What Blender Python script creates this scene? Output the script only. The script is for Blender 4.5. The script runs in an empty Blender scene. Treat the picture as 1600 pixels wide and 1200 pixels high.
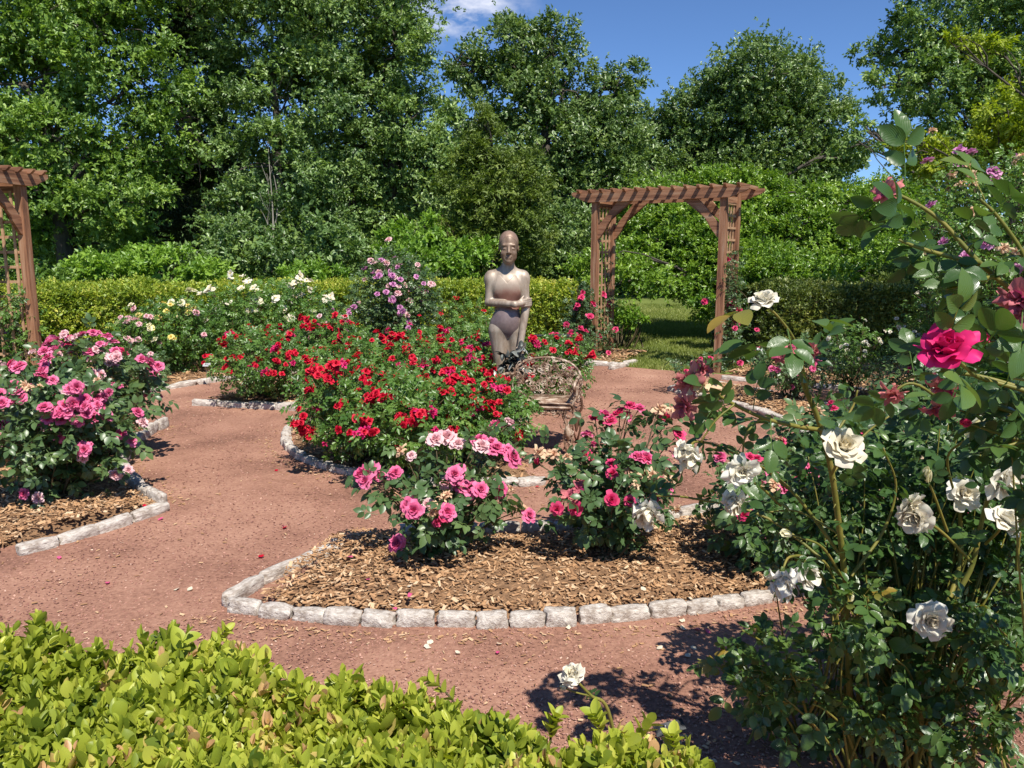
import bpy, math, random
import numpy as np
from mathutils import Vector, Matrix, Quaternion

SEED = 7
random.seed(SEED)
rng = np.random.default_rng(SEED)
sc = bpy.context.scene
COL = sc.collection
R_ = math.radians

# ------------------------------------------------------------------ camera
EYE = 1.6
FPX = 1240.0                      # focal length in pixels of a 1600 px wide picture
PITCH = math.atan((600 - 394) / FPX)
cam_d = bpy.data.cameras.new("camera")
cam_d.sensor_width = 36.0
cam_d.lens = FPX / 1600 * 36.0
cam_d.clip_start = 0.05
cam_d.clip_end = 600
cam = bpy.data.objects.new("camera", cam_d)
COL.objects.link(cam)
cam.location = (0, 0, EYE)
cam.rotation_euler = (math.pi / 2 - PITCH, 0, 0)
sc.camera = cam


def ray(px, py):
    u = (px - 800) / FPX
    v = (600 - py) / FPX
    c, s = math.cos(PITCH), math.sin(PITCH)
    return np.array([u, c + v * s, -s + v * c])


def P(px, py, y):
    """survey helper: the spot in the garden at ground distance y on the sight line"""
    d = ray(px, py)
    return np.array([0, 0, EYE]) + d * (y / d[1])


def G(px, py, z=0.0):
    d = ray(px, py)
    return np.array([0, 0, EYE]) + d * ((z - EYE) / d[2])


# ------------------------------------------------------------------ light
SUN_AZ, SUN_EL = R_(25), R_(57)     # azimuth to the right of straight behind the camera
TOSUN = Vector((math.sin(SUN_AZ) * math.cos(SUN_EL), -math.cos(SUN_AZ) * math.cos(SUN_EL), math.sin(SUN_EL)))
sun_d = bpy.data.lights.new("sun", 'SUN')
sun_d.energy = 5.0
sun_d.angle = R_(0.53)
sun_d.color = (1.0, 0.95, 0.86)
sun = bpy.data.objects.new("sun", sun_d)
COL.objects.link(sun)
sun.rotation_euler = TOSUN.to_track_quat('Z', 'Y').to_euler()
sun.location = (5, -5, 12)

w = bpy.data.worlds.new("World")
sc.world = w
w.use_nodes = True
nt = w.node_tree
nt.nodes.clear()
wo = nt.nodes.new('ShaderNodeOutputWorld')
bg = nt.nodes.new('ShaderNodeBackground')
sky = nt.nodes.new('ShaderNodeTexSky')
sky.sky_type = 'NISHITA'
sky.sun_disc = False
sky.sun_elevation = SUN_EL
sky.sun_rotation = math.pi - SUN_AZ
sky.altitude = 200
sky.air_density = 0.7
sky.dust_density = 0.0
sky.ozone_density = 10.0
bg.inputs['Strength'].default_value = 0.112
# one small torn cloud in the upper middle of the sky
tc = nt.nodes.new('ShaderNodeTexCoord')
nz = nt.nodes.new('ShaderNodeTexNoise')
nz.inputs['Scale'].default_value = 9.0
nz.inputs['Detail'].default_value = 7.0
nz.inputs['Roughness'].default_value = 0.6
mp = nt.nodes.new('ShaderNodeMapping')
mp.inputs['Scale'].default_value = (1, 1, 2.2)
nt.links.new(tc.outputs['Generated'], mp.inputs['Vector'])
nt.links.new(mp.outputs['Vector'], nz.inputs['Vector'])
cd = ray(722, 22)
cd = cd / np.linalg.norm(cd)
dist = nt.nodes.new('ShaderNodeVectorMath')
dist.operation = 'DISTANCE'
sclv = nt.nodes.new('ShaderNodeVectorMath')
sclv.operation = 'MULTIPLY'
sclv.inputs[1].default_value = (1, 1, 2.6)
nt.links.new(tc.outputs['Generated'], sclv.inputs[0])
nt.links.new(sclv.outputs[0], dist.inputs[0])
dist.inputs[1].default_value = (cd[0], cd[1], cd[2] * 2.6)
m1 = nt.nodes.new('ShaderNodeMapRange')
m1.inputs['From Min'].default_value = 0.10
m1.inputs['From Max'].default_value = 0.0
nt.links.new(dist.outputs['Value'], m1.inputs['Value'])
m2 = nt.nodes.new('ShaderNodeMapRange')
m2.inputs['From Min'].default_value = 0.40
m2.inputs['From Max'].default_value = 0.66
nt.links.new(nz.outputs['Fac'], m2.inputs['Value'])
mm = nt.nodes.new('ShaderNodeMath')
mm.operation = 'MULTIPLY'
nt.links.new(m1.outputs[0], mm.inputs[0])
nt.links.new(m2.outputs[0], mm.inputs[1])
mm2 = nt.nodes.new('ShaderNodeMath')
mm2.operation = 'MULTIPLY'
mm2.use_clamp = True
mm2.inputs[1].default_value = 2.2
nt.links.new(mm.outputs[0], mm2.inputs[0])
mix = nt.nodes.new('ShaderNodeMixRGB')
mix.inputs['Color2'].default_value = (5.6, 5.9, 6.9, 1)
nt.links.new(mm2.outputs[0], mix.inputs['Fac'])
nt.links.new(sky.outputs[0], mix.inputs['Color1'])
nt.links.new(mix.outputs[0], bg.inputs['Color'])
nt.links.new(bg.outputs[0], wo.inputs['Surface'])

sc.view_settings.view_transform = 'Standard'
sc.view_settings.look = 'None'
sc.view_settings.gamma = 1
sc.view_settings.exposure = 0.45
sc.view_settings.use_curve_mapping = False
sc.cycles.use_denoising = True
sc.cycles.max_bounces = 6
sc.cycles.diffuse_bounces = 3
sc.cycles.glossy_bounces = 2
sc.cycles.transmission_bounces = 4
sc.cycles.transparent_max_bounces = 4
sc.cycles.caustics_reflective = False
sc.cycles.caustics_refractive = False
sc.cycles.sample_clamp_indirect = 4.0


# ------------------------------------------------------------------ materials
def new_mat(name):
    m = bpy.data.materials.new(name)
    m.use_nodes = True
    n = m.node_tree
    n.nodes.clear()
    out = n.nodes.new('ShaderNodeOutputMaterial')
    b = n.nodes.new('ShaderNodeBsdfPrincipled')
    n.links.new(b.outputs[0], out.inputs['Surface'])
    return m, n, b, out


def ramp(n, stops):
    r = n.nodes.new('ShaderNodeValToRGB')
    cr = r.color_ramp
    while len(cr.elements) < len(stops):
        cr.elements.new(0.5)
    for e, (p, c) in zip(cr.elements, stops):
        e.position = p
        e.color = (c[0], c[1], c[2], 1)
    return r


def leaf_mat(name, stops, rough=0.45, transl=0.3, spec=0.5, veins=False, tcol=(1.25, 1.3, 0.5)):
    m, n, b, out = new_mat(name)
    at = n.nodes.new('ShaderNodeAttribute')
    at.attribute_name = 'tint'
    r = ramp(n, stops)
    n.links.new(at.outputs['Fac'], r.inputs[0])
    n.links.new(r.outputs[0], b.inputs['Base Color'])
    b.inputs['Roughness'].default_value = rough
    b.inputs['Specular IOR Level'].default_value = spec
    tr = n.nodes.new('ShaderNodeBsdfTranslucent')
    mu = n.nodes.new('ShaderNodeMixRGB')
    mu.blend_type = 'MULTIPLY'
    mu.inputs['Fac'].default_value = 1
    mu.inputs['Color2'].default_value = (tcol[0], tcol[1], tcol[2], 1)
    n.links.new(r.outputs[0], mu.inputs['Color1'])
    n.links.new(mu.outputs[0], tr.inputs['Color'])
    mx = n.nodes.new('ShaderNodeMixShader')
    mx.inputs[0].default_value = transl
    n.links.new(b.outputs[0], mx.inputs[1])
    n.links.new(tr.outputs[0], mx.inputs[2])
    n.links.new(mx.outputs[0], out.inputs['Surface'])
    if veins:
        uv = n.nodes.new('ShaderNodeAttribute')
        uv.attribute_name = 'leafuv'
        sx = n.nodes.new('ShaderNodeSeparateXYZ')
        n.links.new(uv.outputs['Vector'], sx.inputs[0])
        ab = n.nodes.new('ShaderNodeMath')
        ab.operation = 'ABSOLUTE'
        n.links.new(sx.outputs['X'], ab.inputs[0])
        a2 = n.nodes.new('ShaderNodeMath')
        a2.operation = 'MULTIPLY_ADD'
        n.links.new(ab.outputs[0], a2.inputs[0])
        a2.inputs[1].default_value = -0.8
        n.links.new(sx.outputs['Y'], a2.inputs[2])
        si = n.nodes.new('ShaderNodeMath')
        si.operation = 'MULTIPLY'
        n.links.new(a2.outputs[0], si.inputs[0])
        si.inputs[1].default_value = 44.0
        s2 = n.nodes.new('ShaderNodeMath')
        s2.operation = 'SINE'
        n.links.new(si.outputs[0], s2.inputs[0])
        bp = n.nodes.new('ShaderNodeBump')
        bp.inputs['Strength'].default_value = 0.22
        bp.inputs['Distance'].default_value = 0.0012
        n.links.new(s2.outputs[0], bp.inputs['Height'])
        n.links.new(bp.outputs[0], b.inputs['Normal'])
    return m


def petal_mat(name, c1, c2, transl=0.3, rough=0.55):
    """c1 -> c2 over the tint of the petals, with a little difference from bloom to bloom"""
    m, n, b, out = new_mat(name)
    at = n.nodes.new('ShaderNodeAttribute')
    at.attribute_name = 'tint'
    oi = n.nodes.new('ShaderNodeObjectInfo')
    ad = n.nodes.new('ShaderNodeMath')
    ad.operation = 'MULTIPLY_ADD'
    ad.inputs[1].default_value = 0.35
    n.links.new(oi.outputs['Random'], ad.inputs[0])
    sb = n.nodes.new('ShaderNodeMath')
    sb.operation = 'SUBTRACT'
    sb.inputs[1].default_value = 0.17
    n.links.new(at.outputs['Fac'], sb.inputs[0])
    n.links.new(sb.outputs[0], ad.inputs[2])
    r = ramp(n, [(0.0, c1), (1.0, c2)])
    n.links.new(ad.outputs[0], r.inputs[0])
    n.links.new(r.outputs[0], b.inputs['Base Color'])
    b.inputs['Roughness'].default_value = rough
    b.inputs['Specular IOR Level'].default_value = 0.25
    tr = n.nodes.new('ShaderNodeBsdfTranslucent')
    n.links.new(r.outputs[0], tr.inputs['Color'])
    mx = n.nodes.new('ShaderNodeMixShader')
    mx.inputs[0].default_value = transl
    n.links.new(b.outputs[0], mx.inputs[1])
    n.links.new(tr.outputs[0], mx.inputs[2])
    n.links.new(mx.outputs[0], out.inputs['Surface'])
    return m


def noise_mat(name, stops, scale, rough=0.8, detail=6, bump=0.3, bdist=0.01, stretch=(1, 1, 1), tint=False, spec=0.3, metallic=0.0, scale2=None):
    m, n, b, out = new_mat(name)
    tc = n.nodes.new('ShaderNodeTexCoord')
    mp = n.nodes.new('ShaderNodeMapping')
    mp.inputs['Scale'].default_value = stretch
    n.links.new(tc.outputs['Object'], mp.inputs['Vector'])
    nz = n.nodes.new('ShaderNodeTexNoise')
    nz.inputs['Scale'].default_value = scale
    nz.inputs['Detail'].default_value = detail
    nz.inputs['Roughness'].default_value = 0.65
    n.links.new(mp.outputs[0], nz.inputs['Vector'])
    r = ramp(n, stops)
    src = nz.outputs['Fac']
    if tint:
        at = n.nodes.new('ShaderNodeAttribute')
        at.attribute_name = 'tint'
        ma = n.nodes.new('ShaderNodeMath')
        ma.operation = 'MULTIPLY_ADD'
        ma.inputs[1].default_value = 0.5
        n.links.new(nz.outputs['Fac'], ma.inputs[0])
        mb = n.nodes.new('ShaderNodeMath')
        mb.operation = 'MULTIPLY_ADD'
        mb.inputs[1].default_value = 0.8
        mb.inputs[2].default_value = -0.15
        n.links.new(at.outputs['Fac'], mb.inputs[0])
        n.links.new(mb.outputs[0], ma.inputs[2])
        src = ma.outputs[0]
    elif scale2:
        n2 = n.nodes.new('ShaderNodeTexNoise')
        n2.inputs['Scale'].default_value = scale2
        n2.inputs['Detail'].default_value = 3
        n.links.new(tc.outputs['Object'], n2.inputs['Vector'])
        ma = n.nodes.new('ShaderNodeMath')
        ma.operation = 'MULTIPLY_ADD'
        ma.inputs[1].default_value = 0.70
        n.links.new(n2.outputs['Fac'], ma.inputs[0])
        mb = n.nodes.new('ShaderNodeMath')
        mb.operation = 'MULTIPLY_ADD'
        mb.inputs[1].default_value = 0.75
        mb.inputs[2].default_value = -0.22
        n.links.new(nz.outputs['Fac'], mb.inputs[0])
        n.links.new(mb.outputs[0], ma.inputs[2])
        src = ma.outputs[0]
    n.links.new(src, r.inputs[0])
    n.links.new(r.outputs[0], b.inputs['Base Color'])
    b.inputs['Roughness'].default_value = rough
    b.inputs['Specular IOR Level'].default_value = spec
    b.inputs['Metallic'].default_value = metallic
    if bump:
        bp = n.nodes.new('ShaderNodeBump')
        bp.inputs['Strength'].default_value = bump
        bp.inputs['Distance'].default_value = bdist
        n.links.new(nz.outputs['Fac'], bp.inputs['Height'])
        n.links.new(bp.outputs[0], b.inputs['Normal'])
    return m


# ------------------------------------------------------------------ mesh building
def nrm(a):
    return a / np.maximum(np.linalg.norm(a, axis=-1, keepdims=True), 1e-9)


def frames(d, n):
    """columns x, y (= d), z (about n)"""
    d = nrm(d)
    x = np.cross(d, n)
    bad = np.linalg.norm(x, axis=-1) < 1e-4
    if bad.any():
        x[bad] = np.cross(d[bad], np.array([0.3, 0.8, 0.5]))
    x = nrm(x)
    z = np.cross(x, d)
    return np.stack([x, d, z], axis=-1)


class MB:
    def __init__(self):
        self.v, self.q, self.t, self.qt, self.tt, self.qm, self.tm, self.uv = [], [], [], [], [], [], [], []
        self.n = 0
        self.has_uv = False

    def add(self, verts, quads=None, tris=None, tint=0.5, mi=0, uv=None):
        verts = np.asarray(verts, dtype=np.float64).reshape(-1, 3)
        self.v.append(verts)
        if uv is not None:
            self.has_uv = True
        self.uv.append(np.zeros((len(verts), 3)) if uv is None else uv)
        for f, F, T, M, k in ((quads, self.q, self.qt, self.qm, 4), (tris, self.t, self.tt, self.tm, 3)):
            if f is None or len(f) == 0:
                continue
            f = np.asarray(f, dtype=np.int64).reshape(-1, k)
            F.append(f + self.n)
            T.append(np.broadcast_to(np.asarray(tint, dtype=np.float64), (len(f),)) if np.ndim(tint) <= 1 and (np.ndim(tint) == 0 or len(tint) == len(f)) else np.full(len(f), 0.5))
            M.append(np.broadcast_to(np.asarray(mi), (len(f),)))
        self.n += len(verts)

    def inst(self, tpl, pos, R, s, tint):
        """many copies of a template: tpl = dict(v, q, t, uv)"""
        N = len(pos)
        if N == 0:
            return
        V = tpl['v']
        s = np.broadcast_to(np.asarray(s, dtype=np.float64), (N,))
        vv = np.einsum('nij,kj->nki', R, V) * s[:, None, None] + pos[:, None, :]
        off = (np.arange(N) * len(V))[:, None, None]
        self.v.append(vv.reshape(-1, 3))
        if 'uv' in tpl:
            self.has_uv = True
            self.uv.append(np.tile(tpl['uv'], (N, 1)))
        else:
            self.uv.append(np.zeros((N * len(V), 3)))
        tint = np.broadcast_to(np.asarray(tint, dtype=np.float64), (N,))
        for key, F, T, M in (('q', self.q, self.qt, self.qm), ('t', self.t, self.tt, self.tm)):
            f = tpl.get(key)
            if f is None or len(f) == 0:
                continue
            F.append((f[None] + off).reshape(-1, f.shape[1]) + self.n)
            tt = np.repeat(tint, len(f))
            if 'ft' + key in tpl:
                tt = tt + np.tile(tpl['ft' + key], N)
            T.append(tt)
            M.append(np.zeros(N * len(f), dtype=int))
        self.n += N * len(V)

    def tube(self, pts, rad, k=6, tint=0.5, cap=True, mi=0):
        pts = np.asarray(pts, dtype=np.float64)
        n = len(pts)
        rad = np.broadcast_to(np.asarray(rad, dtype=np.float64), (n,))
        tan = nrm(np.gradient(pts, axis=0))
        ref = np.array([0, 0, 1.0]) if abs(tan[0][2]) < 0.9 else np.array([1.0, 0, 0])
        x = np.cross(tan[0], ref)
        x /= np.linalg.norm(x)
        a = np.arange(k) / k * 2 * np.pi
        rings = []
        for i in range(n):
            x = x - tan[i] * np.dot(x, tan[i])
            x /= max(np.linalg.norm(x), 1e-9)
            y = np.cross(tan[i], x)
            rings.append(pts[i] + rad[i] * (np.cos(a)[:, None] * x + np.sin(a)[:, None] * y))
        v = np.concatenate(rings)
        i = np.arange(n - 1)[:, None]
        j = np.arange(k)[None]
        j2 = (j + 1) % k
        q = np.stack([i * k + j, i * k + j2, (i + 1) * k + j2, (i + 1) * k + j], -1).reshape(-1, 4)
        tr = None
        if cap:
            v = np.concatenate([v, [pts[-1] + tan[-1] * rad[-1] * 0.6]])
            e = len(v) - 1
            jj = np.arange(k)
            tr = np.stack([(n - 1) * k + jj, (n - 1) * k + (jj + 1) % k, np.full(k, e)], -1)
        self.add(v, q, tr, tint, mi)

    def prism(self, poly, h, M=None, tint=0.5, mi=0):
        """polygon in local xy extruded by h in z, placed by a 4x4 matrix"""
        poly = np.asarray(poly, dtype=np.float64)
        n = len(poly)
        v = np.concatenate([np.c_[poly, np.zeros(n)], np.c_[poly, np.full(n, h)]])
        if M is not None:
            v = v @ np.asarray(M)[:3, :3].T + np.asarray(M)[:3, 3]
        j = np.arange(n)
        q = np.stack([j, (j + 1) % n, (j + 1) % n + n, j + n], -1)
        c0 = poly.mean(0)
        cc = np.array([[c0[0], c0[1], 0], [c0[0], c0[1], h]])
        if M is not None:
            cc = cc @ np.asarray(M)[:3, :3].T + np.asarray(M)[:3, 3]
        v = np.concatenate([v, cc])
        tr = np.concatenate([np.stack([(j + 1) % n, j, np.full(n, 2 * n)], -1), np.stack([j + n, (j + 1) % n + n, np.full(n, 2 * n + 1)], -1)])
        self.add(v, q, tr, tint, mi)

    def box(self, c, size, R=None, tint=0.5, mi=0):
        c = np.asarray(c, dtype=np.float64)
        x, y, z = np.asarray(size) / 2
        v = np.array([[-x, -y, -z], [x, -y, -z], [x, y, -z], [-x, y, -z], [-x, -y, z], [x, -y, z], [x, y, z], [-x, y, z]])
        if R is not None:
            v = v @ np.asarray(R).T
        self.add(v + c, [[3, 2, 1, 0], [4, 5, 6, 7], [0, 1, 5, 4], [1, 2, 6, 5], [2, 3, 7, 6], [3, 0, 4, 7]], None, tint, mi)

    def mesh(self, name, mats, origin=(0, 0, 0), smooth=True):
        me = bpy.data.meshes.new(name)
        v = np.concatenate(self.v) - np.asarray(origin, dtype=np.float64)
        q = np.concatenate(self.q) if self.q else np.zeros((0, 4), int)
        t = np.concatenate(self.t) if self.t else np.zeros((0, 3), int)
        me.vertices.add(len(v))
        me.vertices.foreach_set('co', v.astype(np.float32).ravel())
        li = np.concatenate([q.ravel(), t.ravel()])
        me.loops.add(len(li))
        me.loops.foreach_set('vertex_index', li.astype(np.int32))
        nf = len(q) + len(t)
        me.polygons.add(nf)
        ls = np.concatenate([np.arange(len(q)) * 4, len(q) * 4 + np.arange(len(t)) * 3])
        me.polygons.foreach_set('loop_start', ls.astype(np.int32))
        mi = np.concatenate([np.concatenate(self.qm) if self.qm else np.zeros(0), np.concatenate(self.tm) if self.tm else np.zeros(0)])
        for m in mats if isinstance(mats, (list, tuple)) else [mats]:
            me.materials.append(m)
        me.polygons.foreach_set('material_index', mi.astype(np.int32))
        me.update(calc_edges=True)
        me.polygons.foreach_set('use_smooth', np.full(nf, bool(smooth)))
        at = me.attributes.new('tint', 'FLOAT', 'FACE')
        tn = np.concatenate([np.concatenate(self.qt) if self.qt else np.zeros(0), np.concatenate(self.tt) if self.tt else np.zeros(0)])
        at.data.foreach_set('value', np.clip(tn, 0, 1).astype(np.float32))
        if self.has_uv:
            a2 = me.attributes.new('leafuv', 'FLOAT_VECTOR', 'POINT')
            a2.data.foreach_set('vector', np.concatenate(self.uv).astype(np.float32).ravel())
        me.update()
        return me

    def build(self, name, mats, parent=None, origin=None, smooth=True):
        if self.n == 0:
            return None
        if origin is None:
            origin = tuple(parent.location) if parent is not None and parent.parent is None else (0, 0, 0)
            if parent is not None and parent.parent is not None:
                origin = tuple(Vector(parent.location) + Vector(parent.parent.location))
        me = self.mesh(name, mats, origin, smooth)
        o = bpy.data.objects.new(name, me)
        COL.objects.link(o)
        if parent is not None:
            o.parent = parent
        else:
            o.location = origin
        return o


def tag(o, label=None, cat=None, group=None, kind=None):
    if label:
        n = len(label.split())
        if not 4 <= n <= 16:
            print('LABEL LENGTH', n, label)
        o['label'] = label
    if cat:
        o['category'] = cat
    if group:
        o['group'] = group
    if kind:
        o['kind'] = kind
    return o


def thing(name, loc, label, cat, group=None):
    o = bpy.data.objects.new(name, None)
    o.empty_display_size = 0.1
    COL.objects.link(o)
    o.location = tuple(float(x) for x in loc)
    return tag(o, label, cat, group)


# ------------------------------------------------------------------ leaf templates
def leaflet(width=0.55, fold=0.12, droop=0.1, hi=True):
    """a leaf of length 1 along +y, face up +z"""
    if not hi:
        v = np.array([[0, 0, 0], [width / 2, 0.45, fold * width], [0, 1, -droop], [-width / 2, 0.45, fold * width]])
        return v, np.zeros((0, 4), int), np.array([[0, 1, 2], [0, 2, 3]]), np.array([[0, 0, 0], [1, .45, 0], [0, 1, 0], [-1, .45, 0]], float)
    if hi == 2:
        ys = [0, .07, .20, .36, .54, .72, .87, 1.0]
        ws = [0, .22, .41, .51, .51, .42, .25, 0]
    else:
        ys = [0, 0.2, 0.45, 0.72, 1.0]
        ws = [0, 0.40, 0.52, 0.40, 0]
    v, uv = [], []
    for y, ww in zip(ys, ws):
        zc = -droop * y * y
        if ww == 0:
            v.append((0, y, zc))
            uv.append((0, y, 0))
        else:
            x = ww * width
            v += [(-x, y, zc + fold * x * 2), (0, y, zc), (x, y, zc + fold * x * 2)]
            uv += [(-1, y, 0), (0, y, 0), (1, y, 0)]
    q = []
    m_ = len(ys) - 2
    for k in range(m_ - 1):
        a = 1 + 3 * k
        q += [[a, a + 1, a + 4, a + 3], [a + 1, a + 2, a + 5, a + 4]]
    e = 1 + 3 * (m_ - 1)
    t = [[0, 2, 1], [0, 3, 2], [e, e + 1, e + 3], [e + 1, e + 2, e + 3]]
    # outward winding (normal +z)
    return np.array(v, float), np.array(q), np.array(t), np.array(uv, float)


def combine(parts):
    """parts: (verts, quads, tris, uv, R3, pos, scale, tintoffset)"""
    V, Q, T, U, fq, ft = [], [], [], [], [], []
    n = 0
    for v, q, t, uv, R, p, s, to in parts:
        V.append((v * s) @ np.asarray(R).T + np.asarray(p))
        U.append(uv)
        if len(q):
            Q.append(q + n)
            fq += [to] * len(q)
        if len(t):
            T.append(t + n)
            ft += [to] * len(t)
        n += len(v)
    return dict(v=np.concatenate(V), q=np.concatenate(Q) if Q else np.zeros((0, 4), int), t=np.concatenate(T) if T else np.zeros((0, 3), int),
                uv=np.concatenate(U), ftq=np.array(fq), ftt=np.array(ft))


def rotz(a):
    c, s = math.cos(a), math.sin(a)
    return np.array([[c, -s, 0], [s, c, 0], [0, 0, 1]])


def rotx(a):
    c, s = math.cos(a), math.sin(a)
    return np.array([[1, 0, 0], [0, c, -s], [0, s, c]])


def roty(a):
    c, s = math.cos(a), math.sin(a)
    return np.array([[c, 0, s], [0, 1, 0], [-s, 0, c]])


def rose_leaf(hi, seed, n=5, width=0.62):
    r = random.Random(seed)
    parts = []
    sp = [(0.38, 0.40), (0.68, 0.45)] if n == 5 else [(0.55, 0.42)]
    for y, L in sp:
        for sd in (-1, 1):
            v, q, t, uv = leaflet(width * r.uniform(.9, 1.1), r.uniform(.08, .22), r.uniform(.05, .3), hi)
            Rm = rotz(-sd * r.uniform(0.95, 1.25)) @ roty(r.uniform(-.3, .3)) @ rotx(r.uniform(-.35, .1))
            parts.append((v, q, t, uv, Rm, (sd * 0.02, y, -0.08 * y), L * r.uniform(.85, 1.1), r.uniform(-.07, .07)))
    v, q, t, uv = leaflet(width, r.uniform(.1, .2), .25, hi)
    parts.append((v, q, t, uv, rotx(-.2), (0, .74, -.08), .5, 0))
    # rachis: a narrow strip
    parts.append((np.array([[-.012, 0, 0], [.012, 0, 0], [.01, .76, -.085], [-.01, .76, -.085]]), np.array([[0, 1, 2, 3]]), np.zeros((0, 3), int), np.zeros((4, 3)), np.eye(3), (0, 0, 0), 1, .1))
    return combine(parts)


ROSE_HI = [rose_leaf(True, i) for i in range(5)] + [rose_leaf(True, 9, 3)]
ROSE_LO = [rose_leaf(False, i + 20) for i in range(4)] + [rose_leaf(False, 29, 3)]


def single(width, fold, droop, hi):
    v, q, t, uv = leaflet(width, fold, droop, hi)
    return dict(v=v - np.array([0, .1, 0]), q=q, t=t, uv=uv)


LEAF_LO = [single(0.62, .25, .12, False), single(0.5, .1, .25, False), single(.7, .3, -.05, False)]


def spray(seed, n=6, width=.55):
    """a short twig tip of n little leaves, length 1: for trees and hedges far off"""
    r = random.Random(seed)
    parts = []
    for i in range(n):
        v, q, t, uv = leaflet(width, r.uniform(.05, .3), r.uniform(0, .3), False)
        y = i / n * .7
        Rm = rotz(r.uniform(-1.5, 1.5)) @ rotx(r.uniform(-.6, .7)) @ roty(r.uniform(-.5, .5))
        parts.append((v, q, t, uv, Rm, (r.uniform(-.1, .1), y, r.uniform(-.1, .1)), r.uniform(.38, .6), r.uniform(-.12, .12)))
    return combine(parts)


SPRAY = [spray(i) for i in range(5)]
SPRAY_N = [spray(i + 50, 7, .3) for i in range(4)]


def box_shoot(seed, hi=True):
    """boxwood shoot: opposite pairs of small oval leaves up a stem of length 1"""
    r = random.Random(seed)
    parts = []
    npair = r.choice([4, 5, 6])
    for i in range(npair):
        y = .12 + .8 * i / npair
        tw = i * math.pi / 2 + r.uniform(-.4, .4)
        for sd in (0, math.pi):
            v, q, t, uv = leaflet(.62 * r.uniform(.85, 1.2), r.uniform(.05, .3), r.uniform(-.25, .35), hi)
            L = r.uniform(.27, .37) * (1.1 - .45 * abs(i / npair - .35))
            up = r.uniform(.45, 1.0) + .25 * i / npair
            a = tw + sd
            d = np.array([math.cos(a) * math.cos(up), math.sin(up), math.sin(a) * math.cos(up)])
            nn = np.array([-math.cos(a) * math.sin(up), math.cos(up), -math.sin(a) * math.sin(up)])
            F = frames(d[None], nn[None])[0]
            parts.append((v, q, t, uv, F, (d[0] * .02, y, d[2] * .02), L * r.uniform(.75, 1.2), r.uniform(-.17, .17) + .24 * (i / npair - .5)))
    for sd in range(2):
        v, q, t, uv = leaflet(.5, .3, -.1, hi)
        a = r.uniform(0, 6.28)
        d = np.array([math.cos(a) * .35, .94, math.sin(a) * .35])
        nn = np.array([-math.cos(a), .35, -math.sin(a)])
        parts.append((v, q, t, uv, frames(d[None], nn[None])[0], (0, .9, 0), .22, .2))
    s = .012
    parts.append((np.array([[-s, 0, 0], [s, 0, 0], [s * .6, 1, 0], [-s * .6, 1, 0]]), np.array([[0, 1, 2, 3]]), np.zeros((0, 3), int), np.zeros((4, 3)), np.eye(3), (0, 0, 0), 1, .1))
    return combine(parts)


BOX_HI = [box_shoot(i, 2) for i in range(12)]
ROSE_XH = [rose_leaf(2, i + 40) for i in range(6)] + [rose_leaf(2, 49, 3), rose_leaf(2, 52, 3)]


def rand_dirs(n):
    return nrm(rng.normal(size=(n, 3)))


def scatter(mb, tpls, pos, d, n, size, tint):
    """spread the templates over the points"""
    k = rng.integers(0, len(tpls), len(pos))
    F = frames(d, n)
    size = np.broadcast_to(size, (len(pos),))
    tint = np.broadcast_to(tint, (len(pos),))
    for i, t in enumerate(tpls):
        s = k == i
        mb.inst(t, pos[s], F[s], size[s], tint[s])


def bez(a, b, c, n):
    t = np.linspace(0, 1, n)[:, None]
    return (1 - t) ** 2 * a + 2 * t * (1 - t) * b + t * t * c


# smooth value noise in numpy
_perm = rng.random((32, 32, 32))


def vnoise(p):
    p = np.asarray(p, float)
    i = np.floor(p).astype(int)
    f = p - i
    f = f * f * (3 - 2 * f)
    o = 0
    for dx in (0, 1):
        for dy in (0, 1):
            for dz in (0, 1):
                wgt = (f[..., 0] if dx else 1 - f[..., 0]) * (f[..., 1] if dy else 1 - f[..., 1]) * (f[..., 2] if dz else 1 - f[..., 2])
                o = o + wgt * _perm[(i[..., 0] + dx) % 32, (i[..., 1] + dy) % 32, (i[..., 2] + dz) % 32]
    return o

# ================================================================== materials
M = {}
M['tree_a'] = leaf_mat('tree_leaf_mid', [(0, (0.078, 0.154, 0.028)), (.5, (0.168, 0.286, 0.049)), (1, (0.314, 0.449, 0.081))], .42, .3)
M['tree_b'] = leaf_mat('tree_leaf_cool', [(0, (0.081, 0.147, 0.049)), (.5, (0.168, 0.274, 0.078)), (1, (0.327, 0.442, 0.127))], .38, .28)
M['tree_c'] = leaf_mat('tree_leaf_oak', [(0, (0.072, 0.131, 0.041)), (.5, (0.141, 0.229, 0.063)), (1, (0.269, 0.360, 0.105))], .36, .25)
M['tree_d'] = leaf_mat('tree_needles', [(0, (0.026, 0.046, 0.018)), (.5, (0.052, 0.078, 0.026)), (1, (0.104, 0.124, 0.039))], .55, .15)
M['tree_e'] = leaf_mat('conifer_spray', [(0, (0.075, 0.120, 0.018)), (.5, (0.135, 0.203, 0.027)), (1, (0.225, 0.285, 0.045))], .55, .25)
M['tree_f'] = leaf_mat('thorn_leaf', [(0, (0.073, 0.153, 0.019)), (.5, (0.155, 0.280, 0.031)), (1, (0.290, 0.423, 0.054))], .32, .3)
M['tree_y'] = leaf_mat('maple_leaf_yellow', [(0, (0.163, 0.237, 0.015)), (.5, (0.288, 0.375, 0.025)), (1, (0.475, 0.525, 0.062))], .45, .4)
M['shrub_l'] = leaf_mat('shrub_leaf_light', [(0, (0.089, 0.194, 0.022)), (.5, (0.194, 0.342, 0.037)), (1, (0.327, 0.491, 0.075))], .42, .33)
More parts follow.
